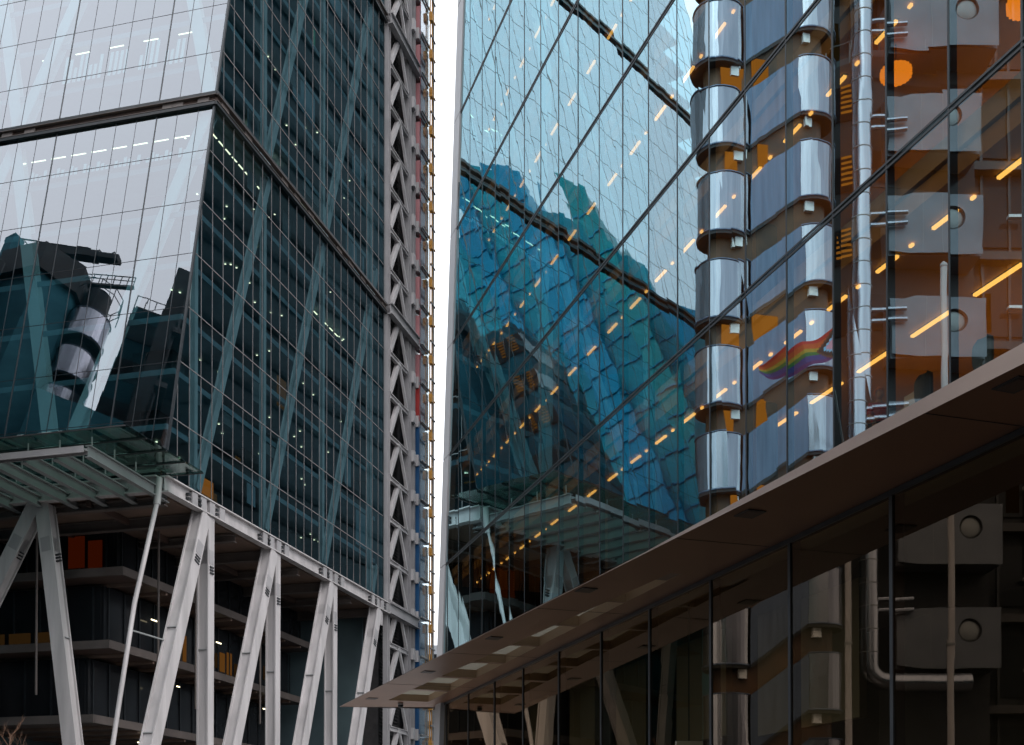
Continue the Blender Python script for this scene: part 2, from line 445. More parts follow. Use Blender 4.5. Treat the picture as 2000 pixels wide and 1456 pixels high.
# mega-frame braces and columns inside the glass
nodes = [5.2, 16.0, 27.6, 39.2]
for m_ in range(3):
    for i in range(-1, 4):
        a0 = nodes[0] - 11.1 if i < 0 else nodes[i]
        a1 = a0 + 11.1
        p, q = L(a0, .55, Z0 + m_ * MP + .5), L(a1, .55, Z0 + (m_ + 1) * MP - .7)
        def smin(s_, z): return max(s_, RAKE * (z - Z0) + .9)
        # clip to the raked front
        f0, f1 = 0.0, 1.0
        for k in range(60):
            f = k / 60; P = p.lerp(q, f); ss = (P - C0).dot(U)
            if ss < RAKE * (P.z - Z0) + .9: f0 = (k + 1) / 60
            if ss > LS - 1.2: f1 = min(f1, f)
        if f1 - f0 < .1: continue
        b = MB(); b.hsec(p.lerp(q, f0), p.lerp(q, f1), .62, .5, U, .06, .1); b.build("diagonal_brace", M['brace'], tower)
    for s_ in nodes:
        h1 = min((m_ + 1) * MP - .6, (s_ - .8) / RAKE)
        if h1 < m_ * MP + 2: continue
        b = MB(); b.hsec(L(s_, .75, Z0 + m_ * MP + .5), L(s_, .75, Z0 + h1), .42, .4, U, .06, .08); b.build("inner_column", M['brace'], tower)
for m_ in range(3):
    sg = [(9.0, .8), (9.0, 17.2), (25.4, 17.2), (25.4, 33.6)] if m_ % 2 == 0 else [(.8, 9.0), (17.2, 9.0), (17.2, 25.4), (33.6, 25.4)]
    for w0, w1 in sg:
        if m_ == 2 : w0, w1 = w0, w1
        b = MB(); b.hsec(LF(w0, m_ * MP + .7, -.75), LF(w1, (m_ + 1) * MP - .7 - (2.5 if m_ == 2 else 0), -.75), .95, .7, W, .08, .1)
        b.build("diagonal_brace", M['brace'], tower)
# white blinds drawn behind one front storey
b = MB(); lo, hi = row_h(8)
for k in range(24):
    if k in (4, 9, 10, 15): continue
    w0 = 3.6 + k * .44
    hh = random.choice([1.5, 2.3, 2.3, 2.6])
    b.poly([LF(w0, lo + .15, -.55), LF(w0 + .27, lo + .15, -.55), LF(w0 + .27, lo + hh, -.55), LF(w0, lo + hh, -.55)])
b.build("blind", M['white'], tower)
b = MB(); lo, hi = row_h(6)
for k in range(40):
    if k % 7 == 3: continue
    w0 = 1.8 + k * .38
    b.poly([LF(w0, lo + .15, -.55), LF(w0 + .26, lo + .15, -.55), LF(w0 + .26, lo + .55 + .2 * (k % 3), -.55), LF(w0, lo + .55 + .2 * (k % 3), -.55)])
b.build("blind", M['white'], tower)

# base ring beam, soffit and legs
rb = MB(); zb = Z0 - .12
rb.hsec(L(-.35, -.25, zb - .6), L(LS + 6.8, -.25, zb - .6), .62, 1.1, NS, .09, .06)
beam = rb.build("ring_beam", M['steel'], tower)
rb = MB(); rb.hsec(L(-.35, .2, zb - .6), L(-.35, 34, zb - .6), .6, 1.1, U, .09, .06); rb.build("ring_beam", M['steel'], tower)
for s_ in nodes:
    for ds in (-2.3, -1.1, .15, 1.6):
        e = MB(); e.box(fr, (s_ + ds, -.5, zb - 1.03), (s_ + ds + .75, -.3, zb - .17)); e.build("stiffener", M['steel2'], beam)
    for ds in (-2.9, -1.45, 1.0):
        for zz in (.45, .75):
            e = MB(); e.box(fr, (s_ + ds, -.56, zb - zz - .16), (s_ + ds + .32, -.32, zb - zz)); e.build("bolt_plate", M['darkmetal'], beam)
b = MB(); b.box(fr, (-.1, .1, Z0 - .1), (LS - .1, 57, Z0 + .0)); b.build("base_trim", M['darkmetal'], tower)
sf = MB(); sf.box(fr, (.3, .6, zb - 1.0), (LS - .3, 40, zb - .8)); soff = sf.build("soffit", M['soffit'], tower)
for i, s_ in enumerate(nodes + [nodes[0] - 5.0 + .6, 10.6, 21.8, 33.4]):
    e = MB(); e.hsec(L(s_, .3, zb - 1.45), L(s_, 30, zb - 1.45), .5, .8 if i < 4 else .55, U, .07, .05); e.build("soffit_beam", M['gallery'], soff)
for w_ in (6, 12, 18):
    e = MB(); e.bar(L(0.3, w_, zb - 1.25), L(LS - .3, w_, zb - 1.25), .3, .45, W); e.build("soffit_beam", M['bronze'], soff)
# raking legs and upright legs under each node
SL = .385
def leg(p, q, wid, dep, side, mat='steel'):
    b = MB(); b.hsec(p, q, wid, dep, side, .11, wid * .72)
    t = (Vector(q) - Vector(p)); Ln = t.length; t.normalize()
    o_ = b.build("leg", M[mat], tower)
    e = MB(); e.bar(Vector(p) + t * 2.4, Vector(p) + t * 3.4, wid * .72, dep * 1.04, side); e.build("splice_plate", M['steel2'], o_)
    for k in range(3):
        e = MB(); e.bar(Vector(p) + t * (3.55 + k * .22) - NS * -.45, Vector(p) + t * (3.65 + k * .22) - NS * -.45, wid * .6, .16, side)
        e.build("bolt_plate", M['darkmetal'], o_)
    for d_ in (9.5, 17.5):
        if d_ < Ln - 1:
            e = MB(); e.bar(Vector(p) + t * d_, Vector(p) + t * (d_ + .06), wid * .96, dep * .98, side); e.build("stiffener", M['greysteel'], o_)
    return o_
zl = zb - 1.2
for i, s_ in enumerate(nodes):
    ztop = zl; hgt = ztop - GND
    leg(L(s_ - .3, -.05, ztop), L(s_ - .3 - SL * hgt, -.05, GND), 1.05, .95, U + ZZ * .001)
    if i < 3: leg(L(s_ + .55, .05, ztop), L(s_ + .55, .05, GND), .85, .9, U)
    g_ = MB(); g_.hexa([L(s_ - 1.0, -.3, zl - 1.4), L(s_ + 1.0, -.3, zl - 1.4), L(s_ + 1.0, .3, zl - 1.4), L(s_ - 1.0, .3, zl - 1.4),
                       L(s_ - .7, -.3, zl + .1), L(s_ + 1.1, -.3, zl + .1), L(s_ + 1.1, .3, zl + .1), L(s_ - .7, .3, zl + .1)])
    g_.build("node", M['steel'], tower)
leg(L(.2, 9.3, zl), L(-.8, 5.0, GND), 1.05, .9, W)
leg(L(.2, 9.9, zl), L(-.8, 24.0, GND), 1.05, .9, W)
leg(L(.2, 26.0, zl), L(-.8, 21.0, GND), 1.05, .9, W)
# thin hanging rod by the corner and its strut
b = MB(); b.tube([L(-.35, .1, zb - 1.1), L(-2.0, .9, 16.5), L(-3.6, 1.6, 6.0)], .16, 12)
b.tube([L(-.35, .1, zb - .2), L(-.5, .2, zb - 2.0)], .24, 12)
rod = b.build("hanging_rod", M['steel'], tower, smooth=True)
e = MB(); e.tube([L(-2.3, 1.05, 14.7), L(.6, .3, 14.5)], .06, 8); e.tube([L(-3.5, 1.55, 6.4), L(-4.6, .1, 6.3)], .06, 8); e.build("strut", M['greysteel'], rod)
for i, (s_, w_) in enumerate(((8, 5.2), (13.5, 5.2), (24.6, 5.2), (3, 12))):
    b = MB(); b.tube([L(s_, w_, zb - 1.2), L(s_, w_, 11.5)], .09, 8); b.build("tie_rod", M['gallery'], tower)

# stepped galleries behind the legs
gz = [(20.9, 6.6), (15.6, 7.7), (10.2, 9.0)]
for z, wd in gz:
    gb = MB(); gb.box(fr, (5.5, wd, z - .5), (LS - 2, 40, z)); gal = gb.build("gallery", M['bronze'], tower)
    e = MB(); e.box(fr, (5.3, wd - .2, z - .55), (LS - 2, wd - .01, z + .06)); e.box(fr, (5.2, wd - .2, z - .55), (5.48, 40, z + .06)); e.build("edge_beam", M['gallery'], gal)
    e = MB(); e.box(fr, (7.5, wd + 1.8, z + .01), (LS - 2.2, wd + 2.0, z + 4.6)); e.box(fr, (7.4, wd + 2.01, z + .01), (7.6, 38, z + 4.6)); e.build("glazed_wall", M['darkglass'], gal)
    e = MB()
    for k in range(16):
        e.bar(L(8 + k * 2.1, wd + 1.72, z + .02), L(8 + k * 2.1, wd + 1.72, z + 4.55), .12, .1, U)
    for k in range(12):
        e.bar(L(7.35, wd + 2.6 + k * 2.3, z + .02), L(7.35, wd + 2.6 + k * 2.3, z + 4.55), .12, .1, W)
    e.build("glazing_bar", M['mullion'], gal)
    e = MB()
    for k in range(9): e.bar(L(8 + k * 3.5, wd + .02, z - .62), L(8 + k * 3.5, wd + 12, z - .62), .25, .22, U)
    e.build("rib", M['soffit'], gal)
def lit(name, a, b_, mat, label):
    q = MB(); q.box(fr, a, b_); o_ = q.build(name, mat, tower); o_['label'] = label; return o_
lit("lit_window", (7.24, 11.0, 21.6), (7.28, 12.4, 24.0), E_red, "window glowing deep red beneath the tower")
lit("lit_window", (7.24, 9.5, 21.4), (7.28, 10.7, 23.6), E_red, "window with a dim red glow")
for s0, w0, z0, dz in ((17.9, 9.42, 16.3, 1.2), (18.5, 9.42, 16.3, 2.2), (22.8, 9.42, 16.6, 1.9), (24.0, 9.42, 16.6, 1.3), (25.2, 9.42, 16.4, 1.7), (26.5, 9.42, 16.3, 2.0), (27.9, 9.42, 16.3, 1.2), (33.8, 9.42, 16.9, 1.3), (36.4, 9.42, 16.9, 1.0)):
    wd_ = .9 if dz > 1.1 else .5
    lit("lit_window", (s0, w0, z0), (s0 + wd_, w0 + .05, z0 + dz), E_warm if dz > 1.5 else E_dim, "small amber window below the tower")
for k in range(14):
    z0 = random.choice([7.4, 9.0, 13.9, 18.7, 23.9]); s0 = random.uniform(9, 36)
    lit("lit_window", (s0, 9.0 if z0 > 13 else 10.6, z0), (s0 + random.choice([.12, .5, .9]), 9.04 if z0 > 13 else 10.64, z0 + .09), E_office, "tiny ceiling light below the tower")
for k in range(4):
    lit("lit_window", (7.28, 13.4 + k * 2.3, 16.1), (7.32, 15.3 + k * 2.3, 16.9), E_dim, "dim greenish-amber window strip")
bk = MB(); bk.box(fr, (4, 22, GND), (LS - 1, 22.3, zb - 1)); bk.box(fr, (LS - 1, 2, GND), (LS - .7, 40, zb - 1.0)); bk.box(fr, (9, 22.5, GND), (9.3, 56, zb - 1)); bk.build("back_wall", M['core'], tower)
# entrance canopy of glass on steel joists
zc = Z0 - 1.0
can = MB(); can.hsec(L(-8.2, .35, zc), L(-8.2, 26, zc), .4, .55, ZZ, .07, .05); canopy = can.build("canopy", M['steel2'], tower)
for k in range(11):
    w_ = .35 + k * 2.25
    e = MB(); e.hsec(L(-8.0, w_, zc), L(1.0, w_, zc - .25), .4, .75, W, .07, .06); e.build("joist", M['greysteel'], canopy)
    e = MB()
    for s_ in (-7.6, -5.2, -2.8): e.tube([L(s_, w_, zc + .38), L(s_, w_, zc + 1.0)], .05, 6)
    e.build("stub", M['steel2'], canopy)
for k in range(-1, 12):
    e = MB()
    for s_ in range(4):
        e.box(fr, (-8.9 + s_ * 2.3, .35 - .9 + k * 2.25 + (.02), zc + 1.02), (-8.9 + s_ * 2.3 + 2.26, .35 - .9 + (k + 1) * 2.25 - .02, zc + 1.06))
    if k >= 0 or True: e.build("glass_panel", G['canopy'], canopy)
e = MB()
for s_ in range(5): e.bar(L(-8.92 + s_ * 2.3, -2.8, zc + .97), L(-8.92 + s_ * 2.3, 26.5, zc + .97), .09, .07, U)
e.build("glazing_bar", M['darkmetal'], canopy)

# strip lights inside the left tower
def strip(p, q, wid, thick, mat, side, label, group):
    b = MB(); b.bar(p, q, wid, thick, side); o_ = b.build("strip_light", mat); tag(o_, label, "ceiling light", group); return o_
rows = [("below the beam band, dark side", 6, -.9, 8.3, 1.05, 9, 2.2), ("above the beam band, dark side", 7, -.75, 15.4, 1.15, 6, 4.2),
        ("third storey under the beam band, far end", 5, -.8, 30, 1.2, 5, 5.2), ("above the beam band, far end", 7, -.7, 26.5, 1.2, 5, 6.0)]
for nm, r, dz, s0, ds, n, wd in rows:
    z = Z0 + row_h(r)[1] + dz
    for k in range(n):
        s_ = s0 + k * ds
        strip(L(s_, wd * .5, z), L(s_ + .72, wd * .5, z), .10, .04, E_office, W, "%s ceiling light from the corner, %s" % (ORD[k], nm), "ceiling lights of the left tower")
for nm, r, w0, dw, n, d in (("sloping front, below the beam band", 6, 2.4, 1.75, 9, 1.0), ("sloping front, above the beam band", 8, 3.5, 3.0, 5, 1.2)):
    h = row_h(r)[1] - (1.45 if r == 6 else .9)
    for k in range(n):
        strip(LF(w0 + k * dw, h, -d), LF(w0 + k * dw + 1.25, h, -d), .08, .04, E_office, U, "%s ceiling light from the corner, %s" % (ORD[k], nm), "ceiling lights of the left tower")
spots = []
for r in range(0, 10):
    for k in range(7):
        s_ = RAKE * row_h(r)[1] + 2 + random.random() * 30
        if s_ < LS - 2: spots.append((s_, random.uniform(1.5, 4), Z0 + row_h(r)[1] - .5))
b = MB()
for s_, w_, z in spots: b.box(fr, (s_, w_, z - .03), (s_ + .13, w_ + .13, z))
b.build("spotlight", E_office, tower)
for s_, w_, z, l_ in ((9.3, 2.2, Z0 + 1.2, 2.0), (2.2, 2.0, Z0 + 2.6, 1.0)):
    b = MB(); b.box(fr, (s_, w_, z), (s_ + l_, w_ + .06, z + .9 if l_ > 1.5 else z + .12)); b.build("lit_window", E_warm, tower)

for s_, w_, z, wd_, hg, mt in ((19.6, 1.2, 12.0, 1.7, 2.5, E_warm), (7.0, 1.2, 1.0, 1.9, 1.2, E_amber), (15.7, 1.6, 30.6, .5, 1.6, E_green), (17.6, 1.6, 30.2, .5, 1.6, E_green), (19.6, 1.6, 30.2, .4, 1.4, E_green),
                            (24.0, 1.6, 52.0, .4, 1.5, E_green), (27.5, 1.6, 47.6, .4, 1.5, E_green), (12.4, 1.2, 5.2, .8, .2, E_warm), (26.0, 1.2, 9.4, .5, .2, E_warm), (31.0, 1.4, 16.5, .6, .2, E_warm)):
    b = MB(); b.box(fr, (s_, w_, Z0 + z), (s_ + wd_, w_ + .06, Z0 + z + hg)); b.build("lit_window", mt, tower)
for k in range(34):
    r = random.randrange(0, 13); lo, hi = row_h(r); s_ = RAKE * hi + 1.5 + random.random() * (LS - RAKE * hi - 6)
    b = MB(); hg = random.choice([.9, 1.6, 2.6, 3.4]); b.box(fr, (s_, .95, Z0 + hi - .5 - hg), (s_ + random.choice([1.4, 1.5, 3.0, 4.5]), 1.0, Z0 + hi - .5)); b.build("blind", M['ceilgrey'] if k % 3 else M['slab'], tower)

# ================================================================== white braced frame beyond
frame = thing("braced_frame", "white steel frame of stacked diagonal braces and dark louvres beyond the glass tower", "steel frame", L(LS + 5, 0, GND))
SA, SB = LS + .3, LS + 6.8
ZT = Z0 + 2.9 * MP
for s_, wd in ((SA + .25, .7), (SB, .9), (SB + 1.5, .5)):
    b = MB(); b.hsec(L(s_, .0, GND), L(s_, .0, ZT), .5, wd, NS, .1, .08); b.build("column", M['steel2'], frame)
lv = Z0 - 7 * ST
k = 0
while lv + k * ST < ZT - ST:
    z = lv + k * ST; z1 = z + ST
    mod = abs(((z1 - Z0) / MP) - round((z1 - Z0) / MP)) < .01
    b = MB(); b.hsec(L(SA + .7, -.18, z1), L(SB - .7, -.18, z1), .34, .5, NS, .07, .06); b.build("beam", M['steel'], frame)
    mid = SA + 3.3
    b = MB(); b.bar(L(mid, -.10, z1 + .15), L(SA + .7, -.10, z + .3), .5, .40, U)
    br = b.build("brace", M['steel'], frame)
    b = MB(); b.bar(L(mid + .1, -.18, z1 + .1), L(SB - .7, -.2, z + .2), .3, .25, U); b.build("brace", M['steel'], frame)
    b = MB()
    for j in range(11):
        zz = z + .35 + j * .345; b.hexa([L(SA + .7, .75, zz), L(SB - .5, .75, zz), L(SB - .5, .95, zz + .2), L(SA + .7, .95, zz + .2),
                                      L(SA + .7, .75, zz + .03), L(SB - .5, .75, zz + .03), L(SB - .5, .95, zz + .23), L(SA + .7, .95, zz + .23)])
    b.build("louvre", M['louvre'], frame)
    for s_ in (SB, SB + 1.5):
        e = MB(); e.box(fr, (s_ + .45, -.52, z1 - .5), (s_ + 1.05, -.2, z1 + .7)); e.build("bracket", M['steel'], frame)
    k += 1
b = MB(); b.box(fr, (SA + .6, 1.0, GND), (SB + 1.8, 9, ZT)); b.build("shaft_wall", M['louvre'], frame)
for m_ in (0, 1, 2):
    z = Z0 + m_ * MP - (.7 if m_ == 0 else 0)
    b = MB(); b.hsec(L(SA - .3, -.55, z), L(SB + 1.9, -.55, z), .5, 1.1, NS, .09, .06); b.build("ring_beam", M['steel2'], frame)

# ================================================================== coloured lift shaft
shaft = thing("lift_shaft", "glazed lift shaft with red panels above and blue panels below behind the white frame", "lift shaft", L(SB + 5, 0, GND))
S1, S2 = SB + 2.1, SB + 5.3
b = MB(); b.box(fr, (S1, .6, GND), (S2, 6, ZT)); b.build("shaft_wall", M['greyglaze'], shaft)
z = GND + 2; k = 0
while z < ZT - 4:
    if z > 49:
        b = MB(); b.box(fr, (S1 + .1, -.55, z), (S2 - .7, .5, z + 3.0)); b.build("panel", M['pink'], shaft)
        b = MB(); b.box(fr, (S1 + .2, -.62, z + 2.5 + .5 * math.sin(k * 2.1)), (S2 - .75, -.56, z + 3.4 + .5 * math.sin(k * 2.1))); b.build("panel", M['red'], shaft)
    elif z > 43:
        b = MB(); b.box(fr, (S1 + .1, -.55, z), (S2 - .7, .5, z + 3.9)); b.build("panel", M['red'], shaft)
    else:
        b = MB(); b.box(fr, (S1 + .1, -.55, z), (S2 - .7, .5, z + 3.7)); b.build("panel", M['blue'], shaft)
    b = MB(); b.box(fr, (S2 - .6, -.5, z), (S2, .4, z + 3.9)); b.build("panel", M['darkglass'], shaft)
    b = MB(); b.bar(L(S1, -.85, z - .1), L(S2 + .7, -.85, z - .1), .14, .16, ZZ); b.build("rail", M['greysteel'], shaft)
    z += ST; k += 1
b = MB(); b.box(fr, (S1, -.72, GND), (S2, -.70, ZT)); b.build("glass_screen", G['shaft'], shaft)
hoist = thing("guide_mast", "yellow steel guide mast with ladder rungs up the lift shaft's outer edge", "mast", L(S2 + 1.6, 0, GND))
for ds in (-.75, -.1):
    b = MB(); b.bar(L(S2 + ds, -.95, GND), L(S2 + ds, -.95, ZT - 4), .11, .12, U); b.build("rail", M['yellow'], hoist)
z = GND + 1; k = 0
while z < ZT - 6:
    b = MB(); b.bar(L(S2 - .95, -1.1, z), L(S2 + .6, -1.1, z), .14, .12, ZZ)
    if k % 2 == 0: b.box(fr, (S2 - .9, -1.25, z - .4), (S2 - .3, -.85, z + .5))
    b.build("rung", M['yellow'] if k % 2 == 0 else M['darkmetal'], hoist)
    z += ST / 2; k += 1
b = MB()
for ds in (.4, .7): b.bar(L(S2 + ds, -.9, GND), L(S2 + ds, -.9, ZT - 2), .1, .1, U)
b.build("cable_rail", M['greysteel'], hoist)
# distant office block in the gap
far = thing("distant_block", "pale distant office block low in the gap between the towers", "office block", (-20.5, 292, GND))
b = MB(); b.box(ident, (-26, 285, GND), (-17, 300, 50)); b.build("wall", M['farwall'], far)
for zz in range(2, 50, 4):
    b = MB(); b.box(ident, (-26.1, 284.7, zz), (-16.9, 284.95, zz + 1.8)); b.build("window_strip", M['darkglass'], far)

# ================================================================== RIGHT: mirrored glass building
mirrorb = thing("mirror_glass_building", "blue-green mirrored glass building with black floor lines and a pointed tan canopy", "office building", S(15, -5, GND))
FL = [8.1 + 4.67 * k for k in range(0, 8)]
PB = 6.83                                                # bottom of the lowest panes, on the canopy
PT = 1.765
def edge(z): return 36.1 - .128 * (z - 8.6)            # the raked far edge
def SP(s, z, o=0.0): return S(s, o, z)
rest = MB(); np_ = 0
for f in range(len(FL) - 1):
    z0, z1 = (FL[f] if f else PB), FL[f + 1]
    for k in range(-9, 21):
        a0, a1 = PT * k, PT * (k + 1)
        if a0 >= edge(z0) - .1: continue
        b0, b1 = min(a1, edge(z0)), min(a1, edge(z1))
        if a0 >= edge(z1) - .05: pts = [SP(a0, z0), SP(b0, z0), SP(a0 + .03, z1), SP(a0, z1)]
        else: pts = [SP(a0, z0), SP(b0, z0), SP(b1, z1), SP(a0, z1)]
        vis = any(inframe(p, 0) for p in pts) and f < 6 and k >= 0
        if vis and np_ < 100:
            b = MB(); pane(b, pts, .01, NR, .0045); b.build("glass_pane", G['scalpel' if k < 8 else 'wavy'], mirrorb); np_ += 1
        else: pane(rest, pts, .01, NR, .0045)
o = rest.build("glazing", G['scalpel'], mirrorb); o['kind'] = 'stuff'
for k in range(-9, 21):
    s_ = PT * k
    zt = min(FL[-1], 8.6 + (36.1 - s_) / .128)
    if zt < PB + 1: continue
    b = MB(); b.bar(SP(s_, PB, -.076), SP(s_, zt, -.076), .045, .17, D); b.build("mullion", M['darkmetal'], mirrorb)
for f in range(1, len(FL)):
    b = MB()
    for dz in (-.05, .05): b.bar(SP(-16, FL[f] + dz, -.01), SP(edge(FL[f]), FL[f] + dz, -.01), .045, .05, ZZ)
    b.bar(SP(-16, FL[f], -.03), SP(edge(FL[f]), FL[f], -.03), .05, .03, ZZ)
    b.build("transom", M['darkmetal'], mirrorb)
fin = MB(); zt = FL[-1]
for f in range(-2, len(FL) - 1):
    z0, z1 = (FL[f] if f >= 0 else 8.1 + 4.67 * f), FL[f + 1] if f + 1 >= 0 else 8.1 + 4.67 * (f + 1)
    g0, g1 = z0 + .02, z1 - .02
    fin.hexa([SP(edge(g0), g0, -.3), SP(edge(g0) + .95, g0, -.3), SP(edge(g0) + .95, g0, .06), SP(edge(g0), g0, .06),
              SP(edge(g1), g1, -.3), SP(edge(g1) + .95, g1, -.3), SP(edge(g1) + .95, g1, .06), SP(edge(g1), g1, .06)])
fin.build("corner_fin", M['fin'], mirrorb)
# inside: slabs with warm ceilings, back wall
def slab(name, z0, z1, s0, s1, o0, o1, mat):
    b = MB(); b.hexa([S(s0, o0, z0), S(s1, o0, z0), S(s1, o1, z0), S(s0, o1, z0), S(s0, o0, z1), S(s1, o0, z1), S(s1, o1, z1), S(s0, o1, z1)])
    return b.build(name, mat, mirrorb)
for f in range(0, len(FL)):
    z = FL[f]; e_ = edge(z) - .2
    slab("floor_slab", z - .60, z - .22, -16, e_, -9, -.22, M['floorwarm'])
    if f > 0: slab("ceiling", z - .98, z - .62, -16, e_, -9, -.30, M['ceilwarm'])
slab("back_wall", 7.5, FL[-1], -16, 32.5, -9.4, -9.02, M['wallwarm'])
b = MB(); b.hexa([S(edge(GND) - .3, -9.4, GND), S(edge(GND) + .9, -9.4, GND), S(edge(GND) + .9, -.31, GND), S(edge(GND) - .1, -.31, GND),
                  S(edge(FL[-1]) - .3, -9.4, FL[-1]), S(edge(FL[-1]) + .9, -9.4, FL[-1]), S(edge(FL[-1]) + .9, -.31, FL[-1]), S(edge(FL[-1]) - .1, -.31, FL[-1])])
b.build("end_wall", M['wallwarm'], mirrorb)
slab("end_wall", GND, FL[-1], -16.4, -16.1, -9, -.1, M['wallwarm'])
slab("roof", FL[-1] + .05, FL[-1] + .5, -16.4, 33, -9.4, .1, M['fin'])
b = MB()
for f in range(0, 6):
    for s_ in (2.2, 12.4, 22.6): b.tube([S(s_, -2.6, FL[f] - .2), S(s_, -2.6, FL[f + 1] - 1.0)], .28, 12)
b.build("office_column", M['wallwarm'], mirrorb, smooth=True)
# warm fill lights, unseen, added in the near bays to brighten the ceilings
for f in range(0, 5):
    ld = bpy.data.lights.new("ceiling_fill", 'AREA'); ld.shape = 'RECTANGLE'; ld.size = 15.0; ld.size_y = .5
    ld.energy = 46 if f < 2 else 20; ld.color = (1.0, .55, .15)
    lo = bpy.data.objects.new("ceiling_fill", ld); COL.objects.link(lo)
    lo.matrix_world = Matrix.Translation(S(3.0, -4.6, FL[f] + 1.3) + ZZ * EYE) @ Matrix((D.to_tuple(), NR.to_tuple(), (D.cross(NR)).to_tuple())).transposed().to_4x4() @ Matrix.Rotation(math.pi, 4, 'X')
    if (lo.matrix_world.to_3x3() @ V3(0, 0, -1)).z < 0: lo.matrix_world = lo.matrix_world @ Matrix.Rotation(math.pi, 4, 'X')
# ceiling strip lights, one per bay
proto = None; cnt = 0
flr = {1: "lowest", 2: "second", 3: "third", 4: "fourth", 5: "fifth", 6: "sixth"}
for f in range(1, 7):
    for k in range(-1, 20):
        z = FL[f] - 1.02; s_ = PT * k + 1.06
        if s_ + 1.2 > edge(z) - .3: continue
        if not inframe(S(s_ + .6, -1.0, z), 40): continue
        lab = "yellow strip light, %s storey, %s bay from the near end of the mirrored building" % (flr[f], ORD[k + 1])
        if proto is None:
            proto = thing("strip_light", lab, "ceiling light", S(s_ + .6, -1.0, z), "yellow strip lights of the mirror building")
            b = MB(); b.bar(S(s_, -1.0, z), S(s_ + .68, -1.0, z), .07, .05, NR); b.build("diffuser", E_strip, proto)
            b = MB(); b.bar(S(s_ - .03, -1.0, z + .036), S(s_ + .71, -1.0, z + .036), .11, .008, NR); b.build("housing", M['black'], proto)
            b = MB(); b.bar(S(s_ + 1.28, -1.0, z), S(s_ + 1.38, -1.0, z), .06, .05, NR); b.build("end_lamp", E_strip, proto)
            p0 = S(s_ + .6, -1.0, z)
        else:
            copy_thing(proto, S(s_ + .6, -1.0, z) - p0, lab)
        cnt += 1
# second, deeper line of lights seen in the near bays
deep = None
for k in range(-1, 5):
    z = FL[1] - 1.02; s_ = 4.1 + 2.1 * k
    lab = "long yellow strip light, deeper row of the lowest storey, %s from the near end" % ORD[k + 1]
    if deep is None:
        deep = thing("strip_light", lab, "ceiling light", S(s_ + .7, -3.55, z), "yellow strip lights of the mirror building")
        b = MB(); b.bar(S(s_, -3.55, z), S(s_ + 1.4, -3.55, z), .09, .05, NR); b.build("diffuser", E_strip, deep)
        b = MB(); b.bar(S(s_ - .03, -3.55, z + .036), S(s_ + 1.43, -3.55, z + .036), .13, .008, NR); b.build("housing", M['black'], deep); d0_ = S(s_ + .7, -3.55, z)
    else: copy_thing(deep, S(s_ + .7, -3.55, z) - d0_, lab)
# orange pendant lamps
def pendant(P, label):
    t = thing("pendant_lamp", label, "pendant lamp", P, "orange pendant lamps")
    b = MB(); n = 40; rr = .30
    ring = [(P.x + rr * (1 + .05 * math.cos(k * math.pi)) * math.cos(2 * math.pi * k / n), P.y + rr * (1 + .05 * math.cos(k * math.pi)) * math.sin(2 * math.pi * k / n)) for k in range(n)]
    b.prism(ring, P.z, P.z + .16); b.build("shade", E_orange, t)
    b = MB(); b.tube([P + ZZ * .17, P + ZZ * .95], .012, 6); b.build("cord", M['black'], t)
def rayto(px, py, o):
    c, s_ = math.cos(PITCH), math.sin(PITCH)
    v = V3(0, c, s_) * FPX + V3(px - 1000, 0, 0) + V3(0, -s_, c) * (PY0 - py)
    t = (R0.dot(NR) + o) / v.dot(NR); return v * t
pendant(rayto(1750, 152, -1.45), "orange scalloped pendant lamp hanging behind the glass beside the silver duct")
pendant(rayto(2003, 18, -1.4), "orange pendant lamp cut by the picture's top edge at the near end")
# first-floor furniture and person close behind the glass
FZ = 7.9
def chair(px, py, o, mat, label, s=1.0):
    P = rayto(px, py, o); x, y = P.x, P.y
    t = thing("office_chair", label, "chair", V3(x, y, FZ))
    fr2 = lambda a, b_, c: V3(x, y, FZ) + D * a + NR * b_ + ZZ * c
    # curved back facing the room
    b = MB(); n = 9; pr = []
    for i in range(n):
        v = i / (n - 1)
        wd = .25 * (1 - .35 * (2 * v - 1) ** 4) * (0.75 if v > .92 else 1); z = .48 + .55 * v
        pr.append([(u * wd, .05 * (u * u) + .02 * math.sin(v * 3), z) for u in (-1, -.6, -.2, .2, .6, 1)])
    for i in range(n - 1):
        for j in range(5):
            for th in (0, .05):
                b.poly([fr2(q[0], q[1] + th, q[2]) for q in (pr[i][j], pr[i][j + 1], pr[i + 1][j + 1], pr[i + 1][j])])
    for i in range(n - 1):
        for j in (0, 5): b.poly([fr2(*pr[i][j]), fr2(*pr[i + 1][j]), fr2(pr[i + 1][j][0], pr[i + 1][j][1] + .05, pr[i + 1][j][2]), fr2(pr[i][j][0], pr[i][j][1] + .05, pr[i][j][2])])
    for i in (0, n - 1):
        for j in range(5): b.poly([fr2(*pr[i][j]), fr2(*pr[i][j + 1]), fr2(pr[i][j + 1][0], pr[i][j + 1][1] + .05, pr[i][j + 1][2]), fr2(pr[i][j][0], pr[i][j][1] + .05, pr[i][j][2])])
    b.build("backrest", M[mat], t, smooth=True)
    b = MB(); b.box(fr2, (-.25, -.5, .43), (.25, -.02, .5)); b.build("seat", M[mat], t)
    b = MB(); b.tube([fr2(0, -.25, .12), fr2(0, -.25, .43)], .035, 8); b.tube([fr2(0, -.04, .44), fr2(0, .04, .6)], .03, 8)
    for k in range(5):
        a = 2 * math.pi * k / 5; b.tube([fr2(0, -.25, .12), fr2(.3 * math.cos(a), -.25 + .3 * math.sin(a), .04)], .022, 6)
    b.build("base", M['black'], t)
    return t
chair(1928, 640, -.75, 'chairblue', "blue rounded office chair behind the glass near the picture's right end")
chair(1812, 730, -.75, 'black', "black office chair behind the glass between the two thick mullions")
